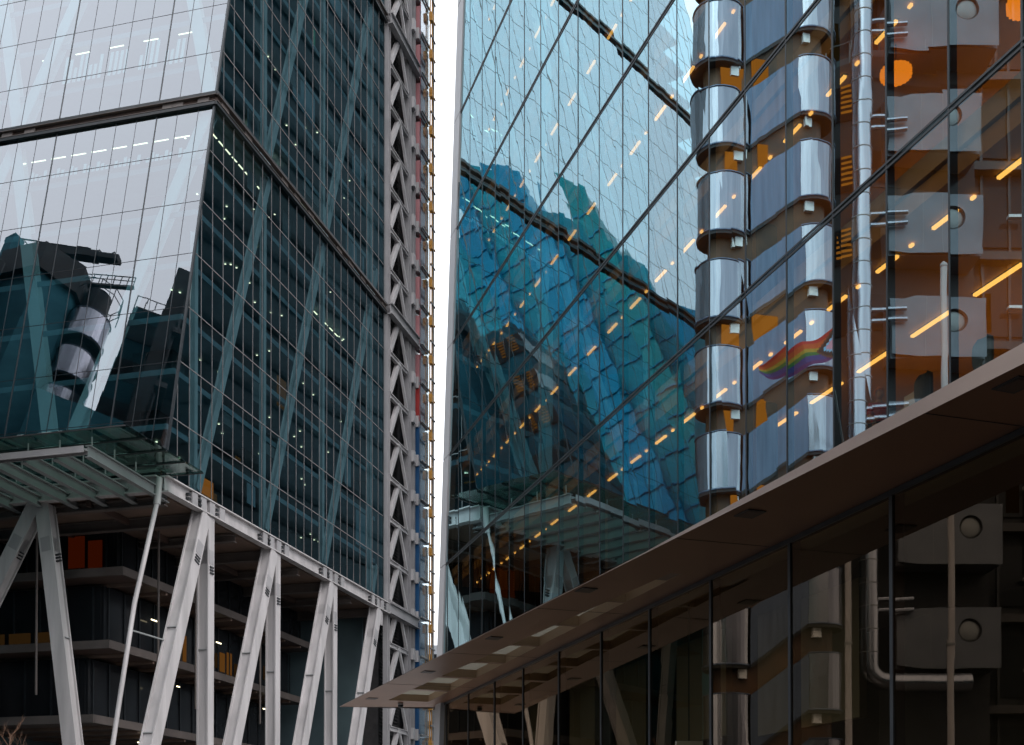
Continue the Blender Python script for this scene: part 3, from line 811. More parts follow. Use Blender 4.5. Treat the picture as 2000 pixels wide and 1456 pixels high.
# desk
P = rayto(1772, 768, -1.0); tb = thing("desk", "small grey desk beside the black office chair", "desk", V3(P.x, P.y, FZ))
fr2 = lambda a, b_, c: V3(P.x, P.y, FZ) + D * a + NR * b_ + ZZ * c
b = MB(); b.box(fr2, (-.5, -.7, .70), (.6, .1, .74)); b.build("desktop", M['white'], tb)
for a_ in (-.45, .5):
    for c_ in (-.6, .02):
        b = MB(); b.box(fr2, (a_, c_, 0), (a_ + .05, c_ + .05, .70)); b.build("leg", M['black'], tb)
b = MB(); b.box(fr2, (-.3, -.05, .74), (.1, 0, 1.0)); b.build("modesty_board", M['white'], tb)
# seated person
def skin_body(name, verts, edges, radii, mat, parent, sub=2, rootv=0):
    org = Vector(parent['_org']) if parent.parent is None else Vector(parent.parent['_org'])
    me = bpy.data.meshes.new(name); me.from_pydata([tuple(Vector(v) + ZZ * EYE - org) for v in verts], edges, [])
    o_ = bpy.data.objects.new(name, me); COL.objects.link(o_); o_.parent = parent
    me.materials.append(mat)
    md = o_.modifiers.new("skin", 'SKIN')
    if not me.skin_vertices: 
        me.attributes
    for i, sv in enumerate(me.skin_vertices[0].data):
        sv.radius = (radii[i], radii[i]) if not isinstance(radii[i], tuple) else radii[i]; sv.use_root = (i == rootv)
    ms = o_.modifiers.new("subdivision", 'SUBSURF'); ms.levels = sub; ms.render_levels = sub
    md.use_smooth_shade = True
    return o_
P = rayto(1716, 812, -.62)
pz = FZ - .12
per = thing("person", "person with ginger hair in a red top sitting behind the glass beside the silver duct", "person", V3(P.x, P.y, FZ))
fp = lambda a, b_, c: V3(P.x, P.y, pz) + D * a + NR * b_ + ZZ * c     # a: along the facade (away), b: to the street
vb = [fp(0, 0, .50), fp(0, .0, .72), fp(-.02, 0, .95), fp(-.02, 0, 1.07), fp(-.03, .01, 1.14),
      fp(.0, .17, .98), fp(-.04, .24, .74), fp(-.22, .20, .66), fp(-.32, .17, .68),
      fp(.0, -.17, .98), fp(-.04, -.24, .74), fp(-.22, -.2, .66), fp(-.32, -.17, .68),
      fp(-.05, .10, .50), fp(-.42, .11, .52), fp(-.44, .11, .14), fp(-.56, .11, .06),
      fp(-.05, -.10, .50), fp(-.42, -.11, .52), fp(-.44, -.11, .14), fp(-.56, -.11, .06)]
eb = [(0, 1), (1, 2), (2, 3), (3, 4), (2, 5), (5, 6), (6, 7), (7, 8), (2, 9), (9, 10), (10, 11), (11, 12), (0, 13), (13, 14), (14, 15), (15, 16), (0, 17), (17, 18), (18, 19), (19, 20)]
rb_ = [.14, .13, .14, .06, .055, .07, .05, .04, .03, .07, .05, .04, .03, .09, .07, .05, .04, .09, .07, .05, .04]
skin_body("body", vb, eb, rb_, M['skin'], per)
vt = vb[:3] + [fp(-.02, 0, 1.03)] + vb[5:7] + vb[9:11]
skin_body("top", vt, [(0, 1), (1, 2), (2, 3), (2, 4), (4, 5), (2, 6), (6, 7)], [.155, .15, .16, .075, .085, .062, .085, .062], M['redcloth'], per)
vtr = [vb[0]] + vb[13:16] + vb[17:20]
skin_body("trousers", vtr, [(0, 1), (1, 2), (2, 3), (0, 4), (4, 5), (5, 6)], [.15, .105, .085, .065, .105, .085, .065], M['navycloth'], per)
def blob(c, rx, ry, rz, name, mat, parent, n=14, cut=None):
    b = MB(); rows_ = 10
    for i in range(rows_):
        for k in range(n):
            def pt(i_, k_):
                th = math.pi * i_ / rows_; ph = 2 * math.pi * k_ / n
                return fp(c[0] + rx * math.sin(th) * math.cos(ph), c[1] + ry * math.sin(th) * math.sin(ph), c[2] + rz * math.cos(th))
            if cut and cut(math.pi * (i + .5) / rows_, 2 * math.pi * (k + .5) / n): continue
            b.poly([pt(i, k), pt(i + 1, k), pt(i + 1, k + 1), pt(i, k + 1)])
    return b.build(name, mat, parent, smooth=True)
blob((-.04, .01, 1.22), .092, .078, .12, "head", M['skin'], per)
blob((-.025, .01, 1.245), .115, .098, .125, "hair", M['hair'], per, cut=lambda th, ph: th > 1.25 and math.cos(ph) < -.25)
blob((-.135, .01, 1.21), .02, .013, .02, "nose", M['skin'], per)

# lower lobby wall under the canopy
ZS = 6.78
WA, WB = S(.18, -.15, 0), S(37.9, -.15, 0)
WD = (WB - WA).normalized(); WN = V3(-WD.y, WD.x, 0)
def LW(s, o, z): return WA + WD * s + WN * o + ZZ * z
LWL = (WB - WA).length
def wall_s(px):
    k = (px - 1000) / FPX; return (k * WA.y - WA.x) / (WD.x - k * WD.y)
cuts = [-16, -11.5, -7.5, wall_s(1995) - 1.0] + [wall_s(p) for p in (1745, 1545, 1390, 1270, 1175, 1092, 1022, 966, 915, 872)] + [wall_s(848)]
for i in range(len(cuts) - 1):
    b = MB(); pane(b, [LW(cuts[i], 0, GND), LW(cuts[i + 1], 0, GND), LW(cuts[i + 1], 0, ZS), LW(cuts[i], 0, ZS)], .02, WN, .004)
    b.build("lobby_pane", G['lobby'], mirrorb)
    b = MB(); b.bar(LW(cuts[i], -.1, GND), LW(cuts[i], -.1, ZS), .10, .26, WD); b.build("lobby_mullion", M['darkmetal'], mirrorb)
b = MB(); b.bar(LW(-16, -.03, ZS - .06), LW(cuts[-1], -.03, ZS - .06), .10, .16, ZZ); b.build("head_rail", M['darkmetal'], mirrorb)
def lslab(name, s0, s1, o0, o1, z0, z1, mat):
    b = MB(); b.hexa([LW(s0, o0, z0), LW(s1, o0, z0), LW(s1, o1, z0), LW(s0, o1, z0), LW(s0, o0, z1), LW(s1, o0, z1), LW(s1, o1, z1), LW(s0, o1, z1)])
    return b.build(name, mat, mirrorb)
lslab("lobby_ceiling", -16, LWL - .2, -9, -.25, ZS - .3, ZS - .05, M['lobbywall'])
lslab("lobby_wall", -16, LWL - .2, -7.4, -7.0, GND, ZS - .31, M['lobbywall'])
lslab("lobby_end_wall", LWL - .6, LWL - .2, -6.9, -.3, GND, ZS - .31, M['lobbywall'])
lslab("lobby_floor", -16, LWL - .2, -7, -.2, GND + .005, GND + .05, M['lobbywall'])
for s0, s1, z0 in ((8.5, 13.2, 3.2), (15.0, 18.2, 3.4), (20.5, 23.0, 3.6), (25, 27.6, 3.6), (30, 33, 3.7)):
    lslab("lobby_panel", s0, s1, -2.9, -2.7, z0, ZS - .32, M['lobbypanel'])
b = MB(); b.box(lambda a, c, d: WB + WD * a + WN * c + ZZ * d, (.0, -.35, GND), (.30, .04, ZS - .03)); b.build("corner_pier", M['fin'], mirrorb)
b = MB(); b.box(lambda a, c, d: LW(a, c, d), (wall_s(1983) - .1, -1.6, 3.5), (wall_s(1983) + .05, -1.5, 5.8)); o = b.build("light_column", E_orange)
tag(o, "tall glowing orange light panel behind the dark lower glass", "light panel")
# overhead camera housing inside the lobby
P = LW(wall_s(1322), -.35, 2.78)
t = thing("security_camera", "small white board carrying a dark camera dome inside the lower glass", "security camera", P)
b = MB(); b.bar(P - WD * .0 + V3(-.35, 0, 0), P + V3(.35, 0, 0), .16, .32, WN); b.build("board", M['white'], t)
b = MB(); b.tube([P - ZZ * .02 - V3(0, .12, .02), P - ZZ * .06 - V3(0, .15, .05), P - ZZ * .12 - V3(0, .15, .05)], [.11, .1, .04], 12); b.build("dome", M['black'], t, smooth=True)
b = MB(); b.tube([P + ZZ * .16, P + ZZ * 4.6], .02, 6); b.build("stem", M['black'], t)

# pointed canopy
A, T = V3(7.063, 16.42, ZS), V3(-7.907, 54.80, ZS)          # outer edge
AD = (T - A).normalized()
A0 = A - AD * 14; Wn0 = LW(-16, 0, ZS)
can = MB()
thk = .28
def fz(P):                                                         # fascia height: deep near, thin at the tip
    d = (Vector(P) - A).dot(AD); return .03 + .32 * max(0, 1 - d / 12.0)
cof_c = []
for (px, py) in ((1266, 1129), (1155, 1184), (1071, 1230), (993, 1268), (926, 1301), (877, 1330), (823, 1354)):
    c, s_ = math.cos(PITCH), math.sin(PITCH)
    v = V3(0, c, s_) * FPX + V3(px - 1000, 0, 0) + V3(0, -s_, c) * (PY0 - py); cof_c.append(v * (ZS / v.z))
def inner(d): P = A + AD * d; s_ = (P - WA).dot(WD); return LW(s_, .02, ZS)
dT = (T - A).length
# coffered soffit: strips across the canopy, open where a coffer is
BORD = 1.45
def acr(d, f):                                                     # point across: 0 at outer edge, 1 at wall
    P = A + AD * d; Q = inner(d); return P.lerp(Q, f)
segs = []
ds = sorted((c_ - A).dot(AD) for c_ in cof_c)
bounds = []
for d_ in ds: bounds.append((d_ - .55, d_ + 2.85))
prev = -14.0
for lo, hi in bounds + [(dT - .6, dT - .6)]:
    segs.append((prev, lo, False)); 
    if hi > lo: segs.append((lo, hi, True))
    prev = hi
dEnd = dT - .6
for d0, d1, cof in segs:
    d1 = min(d1, dEnd)
    w0 = (acr(d0, 1) - acr(d0, 0)).length; w1 = (acr(d1, 1) - acr(d1, 0)).length
    f0, f1 = min(.95, BORD / max(w0, .1)), min(.95, BORD / max(w1, .1))
    g0, g1 = max(f0 + .01, 1 - .75 / max(w0, .1)), max(f1 + .01, 1 - .75 / max(w1, .1))
    if not cof:
        can.poly([acr(d0, 0), acr(d0, 1), acr(d1, 1), acr(d1, 0)])
        can.poly([p + ZZ * .045 for p in (acr(d0, .01), acr(d0, 1), acr(d1, 1), acr(d1, .01))])
    else:
        can.poly([acr(d0, 0), acr(d0, f0), acr(d1, f1), acr(d1, 0)]); can.poly([p + ZZ * .045 for p in (acr(d0, .01), acr(d0, f0), acr(d1, f1), acr(d1, .01))]); can.poly([acr(d0, g0), acr(d0, 1), acr(d1, 1), acr(d1, g1)])
        hh = ZZ * .30
        q = [acr(d0, f0), acr(d0, g0), acr(d1, g1), acr(d1, f1)]
        for i in range(4): can.poly([q[i], q[(i + 1) % 4], q[(i + 1) % 4] + hh, q[i] + hh], 1)
        can.poly([p + hh for p in q], 2)
# end of the canopy
E1 = WB + ZZ * ZS + WD * .2
can.poly([acr(dEnd, 0), acr(dEnd, 1), E1, T])
m, n_, o_ = newmat("translucent_coffer_top")  # translucency added to the coffer ceilings so sky light brightens them
dfu = n_.nodes.new("ShaderNodeBsdfDiffuse"); dfu.inputs[0].default_value = (.5, .47, .38, 1)
trl = n_.nodes.new("ShaderNodeBsdfTranslucent"); trl.inputs[0].default_value = (.30, .275, .22, 1)
mxs = n_.nodes.new("ShaderNodeMixShader"); mxs.inputs[0].default_value = .38
n_.links.new(dfu.outputs[0], mxs.inputs[1]); n_.links.new(trl.outputs[0], mxs.inputs[2]); n_.links.new(mxs.outputs[0], o_.inputs['Surface'])
canopy2 = can.build("canopy", [M['tan'], M['tandark'], m], mirrorb)
fa = MB(); prev = None; n = 24
topo = []
for i in range(n + 1):
    P = A0.lerp(T, i / n); h = fz(P); topo.append((P, P + ZZ * h - NR * (.02 + h * .25)))
for i in range(n):
    fa.poly([topo[i][0], topo[i + 1][0], topo[i + 1][1], topo[i][1]])
fa.poly([T, E1, E1 + ZZ * .04, topo[-1][1]])
fa.build("fascia", M['fascia'], canopy2)
tp = MB()
for i in range(n):
    def back(P): s_ = (P - R0).dot(D); return S(min(s_, 38.0), .01, 0)
    a_, b_ = topo[i][1], topo[i + 1][1]
    if (a_ - A).dot(AD) > 12: break
    q0, q1 = back(a_), back(b_); q0.z = a_.z; q1.z = b_.z
    tp.poly([a_, b_, q1, q0])
tp.build("canopy_roof", M['fascia'], canopy2)
for i, (px, py) in enumerate(((1985, 752), (1465, 1004), (1145, 1153), (965, 1247), (836, 1313), (726, 1365))):
    c, s_ = math.cos(PITCH), math.sin(PITCH)
    v = V3(0, c, s_) * FPX + V3(px - 1000, 0, 0) + V3(0, -s_, c) * (PY0 - py); P = v * ((ZS - .012) / v.z)
    cx = AD.cross(ZZ)
    b = MB(); b.bar(P - AD * .26, P + AD * .26, .42, .02, cx); dl = b.build("downlight", M['black'], canopy2)
    b = MB(); b.bar(P - AD * .20 - ZZ * .012, P + AD * .2 - ZZ * .012, .30, .006, cx); b.build("lens", M['bronze'], dl)
for d_ in (-8, 2.0, 9.8, 17.6, 25.4, 33.2, 41.0):
    b = MB(); b.bar(acr(d_, .01) - ZZ * .006, acr(d_, .97) - ZZ * .006, .02, .006, AD); b.build("panel_joint", M['darkmetal'], canopy2)
c_, s_ = math.cos(PITCH), math.sin(PITCH)
P = acr(dT - 2.2, .55); P.z = ZS
t = thing("dome_camera", "small dark dome camera under the canopy's pointed end", "camera", P)
b = MB(); b.tube([P - ZZ * .02, P - ZZ * .09], .13, 12); b.build("mount", M['fin'], t)
b = MB(); b.tube([P - ZZ * .09, P - ZZ * .17, P - ZZ * .22], [.13, .11, .04], 12); b.build("dome", M['black'], t, smooth=True)

# ================================================================== across the street: what the glass mirrors
VX = lambda px, Dp: V3(PX(px, Dp), Dp, 0)
def vfr(org, ax, ay): return lambda a, b_, c: org + ax * a + ay * b_ + ZZ * c
# main dark block with deep floors
blk = thing("dark_office_block", "dark concrete and steel office block across the street, seen mirrored behind the silver towers", "office block", VX(1800, 91) + ZZ * GND, mir=True)
BX = (VX(2500, 88.5) - VX(1386, 89)).normalized(); BY = V3(-BX.y, BX.x, 0)
B0 = VX(1386, 89) + BX * 4.0; bf = vfr(B0, BX, BY)
b = MB(); b.box(bf, (0, .6, GND), (32, 1.9, 66)); b.build("wall", M['concrete'], blk, mir=True)
b = MB(); b.box(bf, (-3.6, 1.91, GND), (31.5, 9, 43)); b.build("rear_wing", M['roofdark'], blk, mir=True)
for k in range(10):
    z = 3.7 + k * 6.78
    b = MB(); b.box(bf, (-.2, -.4, z), (32, .59, z + .6)); b.build("floor_edge", M['louvre'], blk, mir=True)
    b = MB()
    for j in range(15):
        b.box(bf, (.3 + j * 2.1, .3, z + .51), (.5 + j * 2.1, .58, z + 6.77))
    b.build("glazing_bar", M['darkmetal'], blk, mir=True)
    b = MB(); b.box(bf, (-.1, .45, z + 1.3), (32, .595, z + 5.9)); b.build("window_strip", M['darkglass'], blk, mir=True)
    b = MB()
    for j in range(5):
        if random.random() < .5:
            x0 = random.uniform(0, 29); b.box(bf, (x0, .38, z + 1.6), (x0 + random.uniform(.8, 1.8), .44, z + 4.6))
    if b.v: b.build("lit_window", E_dim, blk, mir=True)
for k in range(6):
    z = 13.6 + k * 6.78
    for j in range(2):
        x0 = 18.9 + j * 3.85
        b = MB(); b.box(bf, (x0, -.5, z), (x0 + 1.4, -.05, z + .22)); b.build("sill", M['white'], blk, mir=True)

def stair_tower(pl, pr, r, Dp, z0, n, pitch, label, hp=3.8, top=False, mir=True, lit=True, cl=None, cr=None):
    cl = cl or VX(pl, Dp); cr = cr or VX(pr, Dp + 1.2)
    ax = (cr - cl); ln = ax.length; ax.normalize(); ay = V3(-ax.y, ax.x, 0)      # ay points away from the street
    t = thing("stair_tower", label, "stair tower", (cl + cr) / 2 + ZZ * GND, "stainless steel stair towers", mir=mir)
    def ring(c, rr, a0, a1, m): return [c + (ax * math.cos(R(a0 + (a1 - a0) * i / m)) + ay * math.sin(R(a0 + (a1 - a0) * i / m))) * rr for i in range(m + 1)]
    core = MB(); core.prism([tuple(p[:2]) for p in ring(cl, r * .62, 90, 270, 10) + ring(cr, r * .62, -90, 90, 10)], GND, z0 + n * pitch + 2)
    core.build("stair_core", M['brown'] if lit else M['concrete'], t, mir=mir)
    def drum(c, a0, a1, z, mat, nm):
        pts = ring(c, r, a0, a1, 22); pin = ring(c, r - .06, a0, a1, 22)
        b = MB()
        for i in range(len(pts) - 1):
            up_ = ZZ * (z + hp); dn = ZZ * z
            b.poly([pts[i] + dn, pts[i + 1] + dn, pts[i + 1] + up_, pts[i] + up_], 1 if (i // 4) % 3 == 1 else 0); b.poly([pin[i + 1] + dn, pin[i] + dn, pin[i] + up_, pin[i + 1] + up_])
            b.poly([pts[i] + up_, pts[i + 1] + up_, pin[i + 1] + up_, pin[i] + up_])
        q = b.build(nm, [mat, M['stainless2']], t, mir=mir, smooth=True)
        b = MB(); full = ring(c, r + .02, 0, 360, 30)[:-1]; b.prism([tuple(p[:2]) for p in full], z - .22, z - .01); b.build("landing", M['concrete'], q, mir=mir)
        b = MB(); rr = ring(c, r + .03, a0, a1, 22)
        b.tube([p + ZZ * (z + .02) for p in rr], .07, 6); b.build("rim", M['stainflat'], q, mir=mir, smooth=True)
        b = MB(); b.tube([p + ZZ * (z + hp) for p in rr], .05, 6); b.build("rim", M['stainflat'], q, mir=mir, smooth=True)
        return q
    for k in range(n):
        z = z0 + k * pitch
        drum(cl, 70, 318, z, M['stainless'], "parapet")
        drum(cr, -130, 110, z + pitch * .5, M['stainless'], "parapet")
        o_ = r * .80
        p0 = cl + ax * (r * .72) - ay * o_; p1 = cr - ax * (r * .66) - ay * o_
        b = MB(); za, zb_ = z + .05, z + pitch * .5 + .05
        b.hexa([p0 + ZZ * za, p1 + ZZ * zb_, p1 + ay * .08 + ZZ * zb_, p0 + ay * .08 + ZZ * za,
                p0 + ZZ * (za + hp * .97), p1 + ZZ * (zb_ + hp * .97), p1 + ay * .08 + ZZ * (zb_ + hp * .97), p0 + ay * .08 + ZZ * (za + hp * .97)])
        fl = b.build("flight_panel", M['stainflat'], t, mir=mir)
        b = MB(); b.hexa([p0 + ZZ * (za - .25), p1 + ZZ * (zb_ - .25), p1 + ay * r * 1.4 + ZZ * (zb_ - .25), p0 + ay * r * 1.4 + ZZ * (za - .25),
                          p0 + ZZ * (za - .01), p1 + ZZ * (zb_ - .01), p1 + ay * r * 1.4 + ZZ * (zb_ - .01), p0 + ay * r * 1.4 + ZZ * (za - .01)])
        b.build("flight_slab", M['concrete'], fl, mir=mir)
        for c, zz in ((cl, z), (cr, z + pitch * .5)):
            b = MB(); P = c + ax * (.7 if c is cl else -.5) - ay * r * .72
            b.box(vfr(P, ax, ay), (-.28, -.1, zz - .85), (.28, .4, zz - .24)); b.build("lamp_box", M['white'], t, mir=mir)
        if lit and k in (3, 4, 5, 7, 8, 10):
            b = MB(); P = cl - ax * (r * .1) - ay * (r * .68); b.box(vfr(P, ax, ay), (0, 0, z + hp - .1), (random.choice([.8, 1.2, 1.5]), .06, z + pitch - .3)); b.build("lit_window", E_amber, t, mir=mir)
            b = MB(); P = cl + ax * (r * 1.1) - ay * (r * .66); b.box(vfr(P, ax, ay), (0, 0, z + hp + .3), (random.choice([1.0, 1.8, 2.4]), .06, z + pitch + .5)); b.build("lit_window", E_amber, t, mir=mir)
    return t, ax, ay
stair_tower(1414, 1584, 1.7, 79, 1.0, 12, 5.68, "tall stainless steel stair tower with curved landings, mirrored in the right-hand glass")
# vertical duct with elbow
dct = thing("silver_duct", "fat silver vertical duct with ring joints and an elbow, mirrored in the right-hand glass", "duct", VX(1688, 83) + ZZ * GND, mir=True)
P = VX(1688, 83); zE = 12.0
pts = [P + ZZ * 68, P + ZZ * (zE + 1.2)]
for k in range(1, 7):
    a = R(15 * k); pts.append(P + ZZ * (zE + 1.2 - 1.2 * math.sin(a)) + BX * (1.2 - 1.2 * math.cos(a)))
pts.append(P + BX * 7.0 + ZZ * zE)
b = MB(); b.tube(pts, .66, 24); b.build("pipe", M['stainless'], dct, mir=True, smooth=True)
for k in range(35):
    z = zE + 2 + k * 1.6; b = MB(); b.tube([P + ZZ * (z - .03), P + ZZ * (z + .03)], .69, 24); b.build("flange", M['greysteel'], dct, mir=True, smooth=True)
for k in range(8):
    z = 17 + k * 6.78; b = MB()
    for dz in (0, .75): b.tube([P + BX * .5 + ZZ * (z + dz) + BY * .3, P + BX * 3.3 + ZZ * (z + dz + .15) + BY * .3], .17, 10)
    b.build("branch_pipe", M['stainless'], dct, mir=True, smooth=True)
# porthole modules stacked
for k in range(8):
    z = 49.6 + 7.3 * (k - 5)
    dx = random.uniform(-.25, .25)
    O = VX(1747, 83.6) + BX * dx; mf = vfr(O, BX, BY)
    hh = 4.24
    t = thing("porthole_module", "grey cladding module with a round porthole, %s from the bottom of its stack" % ORD[k], "cladding module", O + BX * 3 + ZZ * z, "porthole modules", mir=True)
    b = MB(); cxp, czp, rp = 5.03, hh * .62, .83; m_ = 28
    circ = [(cxp + rp * math.cos(2 * math.pi * i / m_), czp + rp * math.sin(2 * math.pi * i / m_)) for i in range(m_)]
    x1 = 7.2
    # front plate with a round hole: fan from the hole to the rectangle
    def rectpt(i):
        a = 2 * math.pi * i / m_; dx_, dz_ = math.cos(a), math.sin(a); tt = []
        if dx_ > 1e-6: tt.append((x1 - cxp) / dx_)
        if dx_ < -1e-6: tt.append(-cxp / dx_)
        if dz_ > 1e-6: tt.append((hh - czp) / dz_)
        if dz_ < -1e-6: tt.append(-czp / dz_)
        t_ = min(tt); return (cxp + dx_ * t_, czp + dz_ * t_)
    for i in range(m_):
        j = (i + 1) % m_; r0, r1 = rectpt(i), rectpt(j)
        b.poly([mf(circ[i][0], 0, z + circ[i][1]), mf(r0[0], 0, z + r0[1]), mf(r1[0], 0, z + r1[1]), mf(circ[j][0], 0, z + circ[j][1])])
        b.poly([mf(circ[i][0], 0, z + circ[i][1]), mf(circ[j][0], 0, z + circ[j][1]), mf(circ[j][0], .35, z + circ[j][1]), mf(circ[i][0], .35, z + circ[i][1])])
    for cx_, cz_ in ((0, 0), (x1, 0), (x1, hh), (0, hh)):
        i = min(range(m_), key=lambda q: (rectpt(q)[0] - cx_) ** 2 + (rectpt(q)[1] - cz_) ** 2)
        nb = [rectpt(i), rectpt((i + 1) % m_), rectpt((i - 1) % m_)]
        nb.sort(key=lambda q: (q[0] - cx_) ** 2 + (q[1] - cz_) ** 2)
        b.poly([mf(nb[0][0], .001, z + nb[0][1]), mf(cx_, .001, z + cz_), mf(nb[1][0], .001, z + nb[1][1])])
    b.box(mf, (0, .36, z), (x1, 3.2, z + hh)); b.build("shell", M['panelgrey'], t, mir=True)
    b = MB(); rings_ = 5
    for i in range(m_):
        for q in range(rings_):
            def dp(i_, q_):
                rr = q_ / rings_; a = 2 * math.pi * i_ / m_; return mf(cxp + rp * .98 * rr * math.cos(a), .32 - .28 * math.sqrt(max(0, 1 - rr * rr)) + .02, z + czp + rp * .98 * rr * math.sin(a))
            b.poly([dp(i, q), dp(i, q + 1), dp(i + 1, q + 1), dp(i + 1, q)])
    b.build("porthole", M['greysteel'], t, mir=True, smooth=True)
    b = MB()
    for xx in (2.4, 3.8): b.box(mf, (xx, -.012, z + .02), (xx + .025, .0, z + hh - .02))
    b.build("seam", M['greysteel'], t, mir=True)
# thin steel poles in front
for px, Dp, z1, lab in ((1850, 74, 36.6, "slim pale pole in front of the porthole modules"), (1647, 74, 19.6, "slim pale pole left of the silver duct's elbow")):
    P = VX(px, Dp); t = thing("lamp_pole", lab, "pole", P + ZZ * GND, "slim street poles", mir=True)
    b = MB(); b.tube([P + ZZ * GND, P + ZZ * 9, P + ZZ * z1], [.24, .21, .19], 14); b.build("shaft", M['steel'], t, mir=True, smooth=True)
    b = MB(); b.tube([P + ZZ * z1, P + ZZ * (z1 + .15), P + ZZ * (z1 + .3)], [.23, .2, .06], 14); b.build("cap", M['steel2'], t, mir=True, smooth=True)
    for zz in (6, 13):
        b = MB(); b.tube([P + ZZ * zz, P + ZZ * (zz + .15)], .26, 14); b.build("collar", M['greysteel'], t, mir=True)
# rainbow flag on its pole
DF = 71.5
fl = thing("rainbow_flag", "rainbow striped flag with a dark chevron blowing from a pole, mirrored in the glass", "flag", VX(1640, DF) + ZZ * 28, mir=True)
b = MB(); nx, nz = 26, 14
def fpnt(i, j):
    u = i / nx; v = j / nz                                       # u 0 at the hoist (right), 1 at the fly (left)
    px = 1630 - 136 * u; py = 628 + 70 * u ** .8 + v * (60 - 28 * u ** 1.5) + 7 * math.sin(u * 9 + v * 2) * u
    return V3(PX(px, DF), DF + .5 * math.sin(u * 8 + v * 1.5) * (.3 + u), (PY0 - py + FPX * math.tan(PITCH)) / FPX * DF)
for i in range(nx):
    for j in range(nz):
        u, v = (i + .5) / nx, (j + .5) / nz
        stripe = min(5, int(v * 6)); ch = u + abs(v - .5) * .55
        mi = stripe
        if ch < .30: mi = 7 if ch < .30 else stripe
        if ch < .25: mi = 6
        if ch < .19: mi = 8
        if ch < .12: mi = 9
        b.poly([fpnt(i, j), fpnt(i + 1, j), fpnt(i + 1, j + 1), fpnt(i, j + 1)], mi)
b.build("cloth", [M['flag%d' % k] for k in range(6)] + [M['flagblack'], M['flagbrown'], M['flagsky'], M['flagpink']], fl, mir=True, smooth=True)
b = MB(); q = fpnt(0, 0); q2 = fpnt(0, nz)
b.tube([q + ZZ * .4 + V3(.02, 0, 0), q2 - ZZ * .2 + V3(.05, 0, 0), V3(PX(1660, 82), 81, q2.z - 3.6)], .06, 8); b.build("pole", M['greysteel'], fl, mir=True)

# roof-top group mirrored in the sloping front of the left tower (real places, far across the street)
def rtower(x, y, r, ztop, n, pitch, label):
    return stair_tower(0, 0, r, 0, ztop - n * pitch, n, pitch, label, hp=pitch * .68, mir=False, lit=False, cl=V3(x, y, 0), cr=V3(x - 5.5, y - 3.5, 0))
rtower(-60.9, 66.8, 2.1, 73.0, 8, 5.6, "stainless steel stair tower topped by a crane platform, mirrored in the sloping front")
pl = thing("plant_tower", "dark rooftop plant tower with a maintenance crane, mirrored in the sloping front", "plant tower", V3(-68, 70, GND))
b = MB(); b.prism([(-68.2, 70.2), (-62.5, 67.4), (-61.4, 69.4), (-62.5, 73), (-67.5, 74)], GND, 75.6); b.build("wall", M['roofdark'], pl)
b = MB(); b.prism([(-68.8, 70.0), (-62.3, 66.7), (-60.8, 69.4), (-62.2, 73.6), (-67.8, 74.7)], 72.8, 76.6); b.build("parapet", M['concrete'], pl)
cr = thing("roof_crane", "dark rooftop maintenance crane with a long jib, mirrored in the sloping front", "crane", V3(-65, 70.4, 76.6))
b = MB(); b.box(ident, (-66.2, 69.6, 76.6), (-63.4, 72.0, 78.4)); b.tube([V3(-64.6, 70.6, 78.4), V3(-64.6, 70.6, 79.4)], .7, 10); b.build("cab", M['concrete'], cr)
b = MB()
j0, j1 = V3(-58.2, 67.6, 78.6), V3(-69.3, 73.0, 80.1)
b.bar(j0, j1.lerp(j0, .35), .7, .9, ZZ); b.bar(j0.lerp(j1, .2), j0.lerp(j1, .62), 1.0, 1.0, ZZ)
for k in range(14):
    a_ = j0.lerp(j1, k / 14); c_2 = j0.lerp(j1, (k + 1) / 14); b.bar(a_ + ZZ * (1.1 if k % 2 else .2), c_2 + ZZ * (.2 if k % 2 else 1.1), .10, .10, ZZ)
b.bar(j0.lerp(j1, .3) + ZZ * 1.15, j1 + ZZ * 1.15, .12, .12, ZZ); b.bar(j0.lerp(j1, .6), j1, .16, .2, ZZ)
b.build("jib", M['concrete'], cr)
b = MB(); b.box(ident, (-70.2, 72.4, 77.6), (-68.6, 73.8, 81.0)); b.build("counterweight", M['roofdark'], cr)
b = MB(); b.bar(V3(-63.2, 68.6, 76.2), V3(-57.0, 65.9, 75.6), .35, .9, NS); b.build("walkway", M['concrete'], cr)
b = MB()
for z in (74.2, 75.2):
    for k in range(10):
        a0, a1 = 2 * math.pi * k / 10, 2 * math.pi * (k + 1) / 10
        b.tube([V3(-60.9 + 2.5 * math.cos(a0), 66.8 + 2.5 * math.sin(a0), z), V3(-60.9 + 2.5 * math.cos(a1), 66.8 + 2.5 * math.sin(a1), z)], .05, 5)
for k in range(10):
    a0 = 2 * math.pi * k / 10; b.tube([V3(-60.9 + 2.5 * math.cos(a0), 66.8 + 2.5 * math.sin(a0), 72.6), V3(-60.9 + 2.5 * math.cos(a0), 66.8 + 2.5 * math.sin(a0), 75.2)], .05, 5)
for k in range(9):
    p = V3(-63.0, 68.5, 76.6).lerp(V3(-57.0, 65.9, 75.9), k / 8); b.tube([p, p + ZZ * 1.3], .05, 5)
b.tube([V3(-63.0, 68.5, 77.9), V3(-57.0, 65.9, 77.2)], .06, 5); b.tube([V3(-63.0, 68.5, 77.3), V3(-57.0, 65.9, 76.6)], .05, 5)
b.build("guard_rail", M['concrete'], cr)
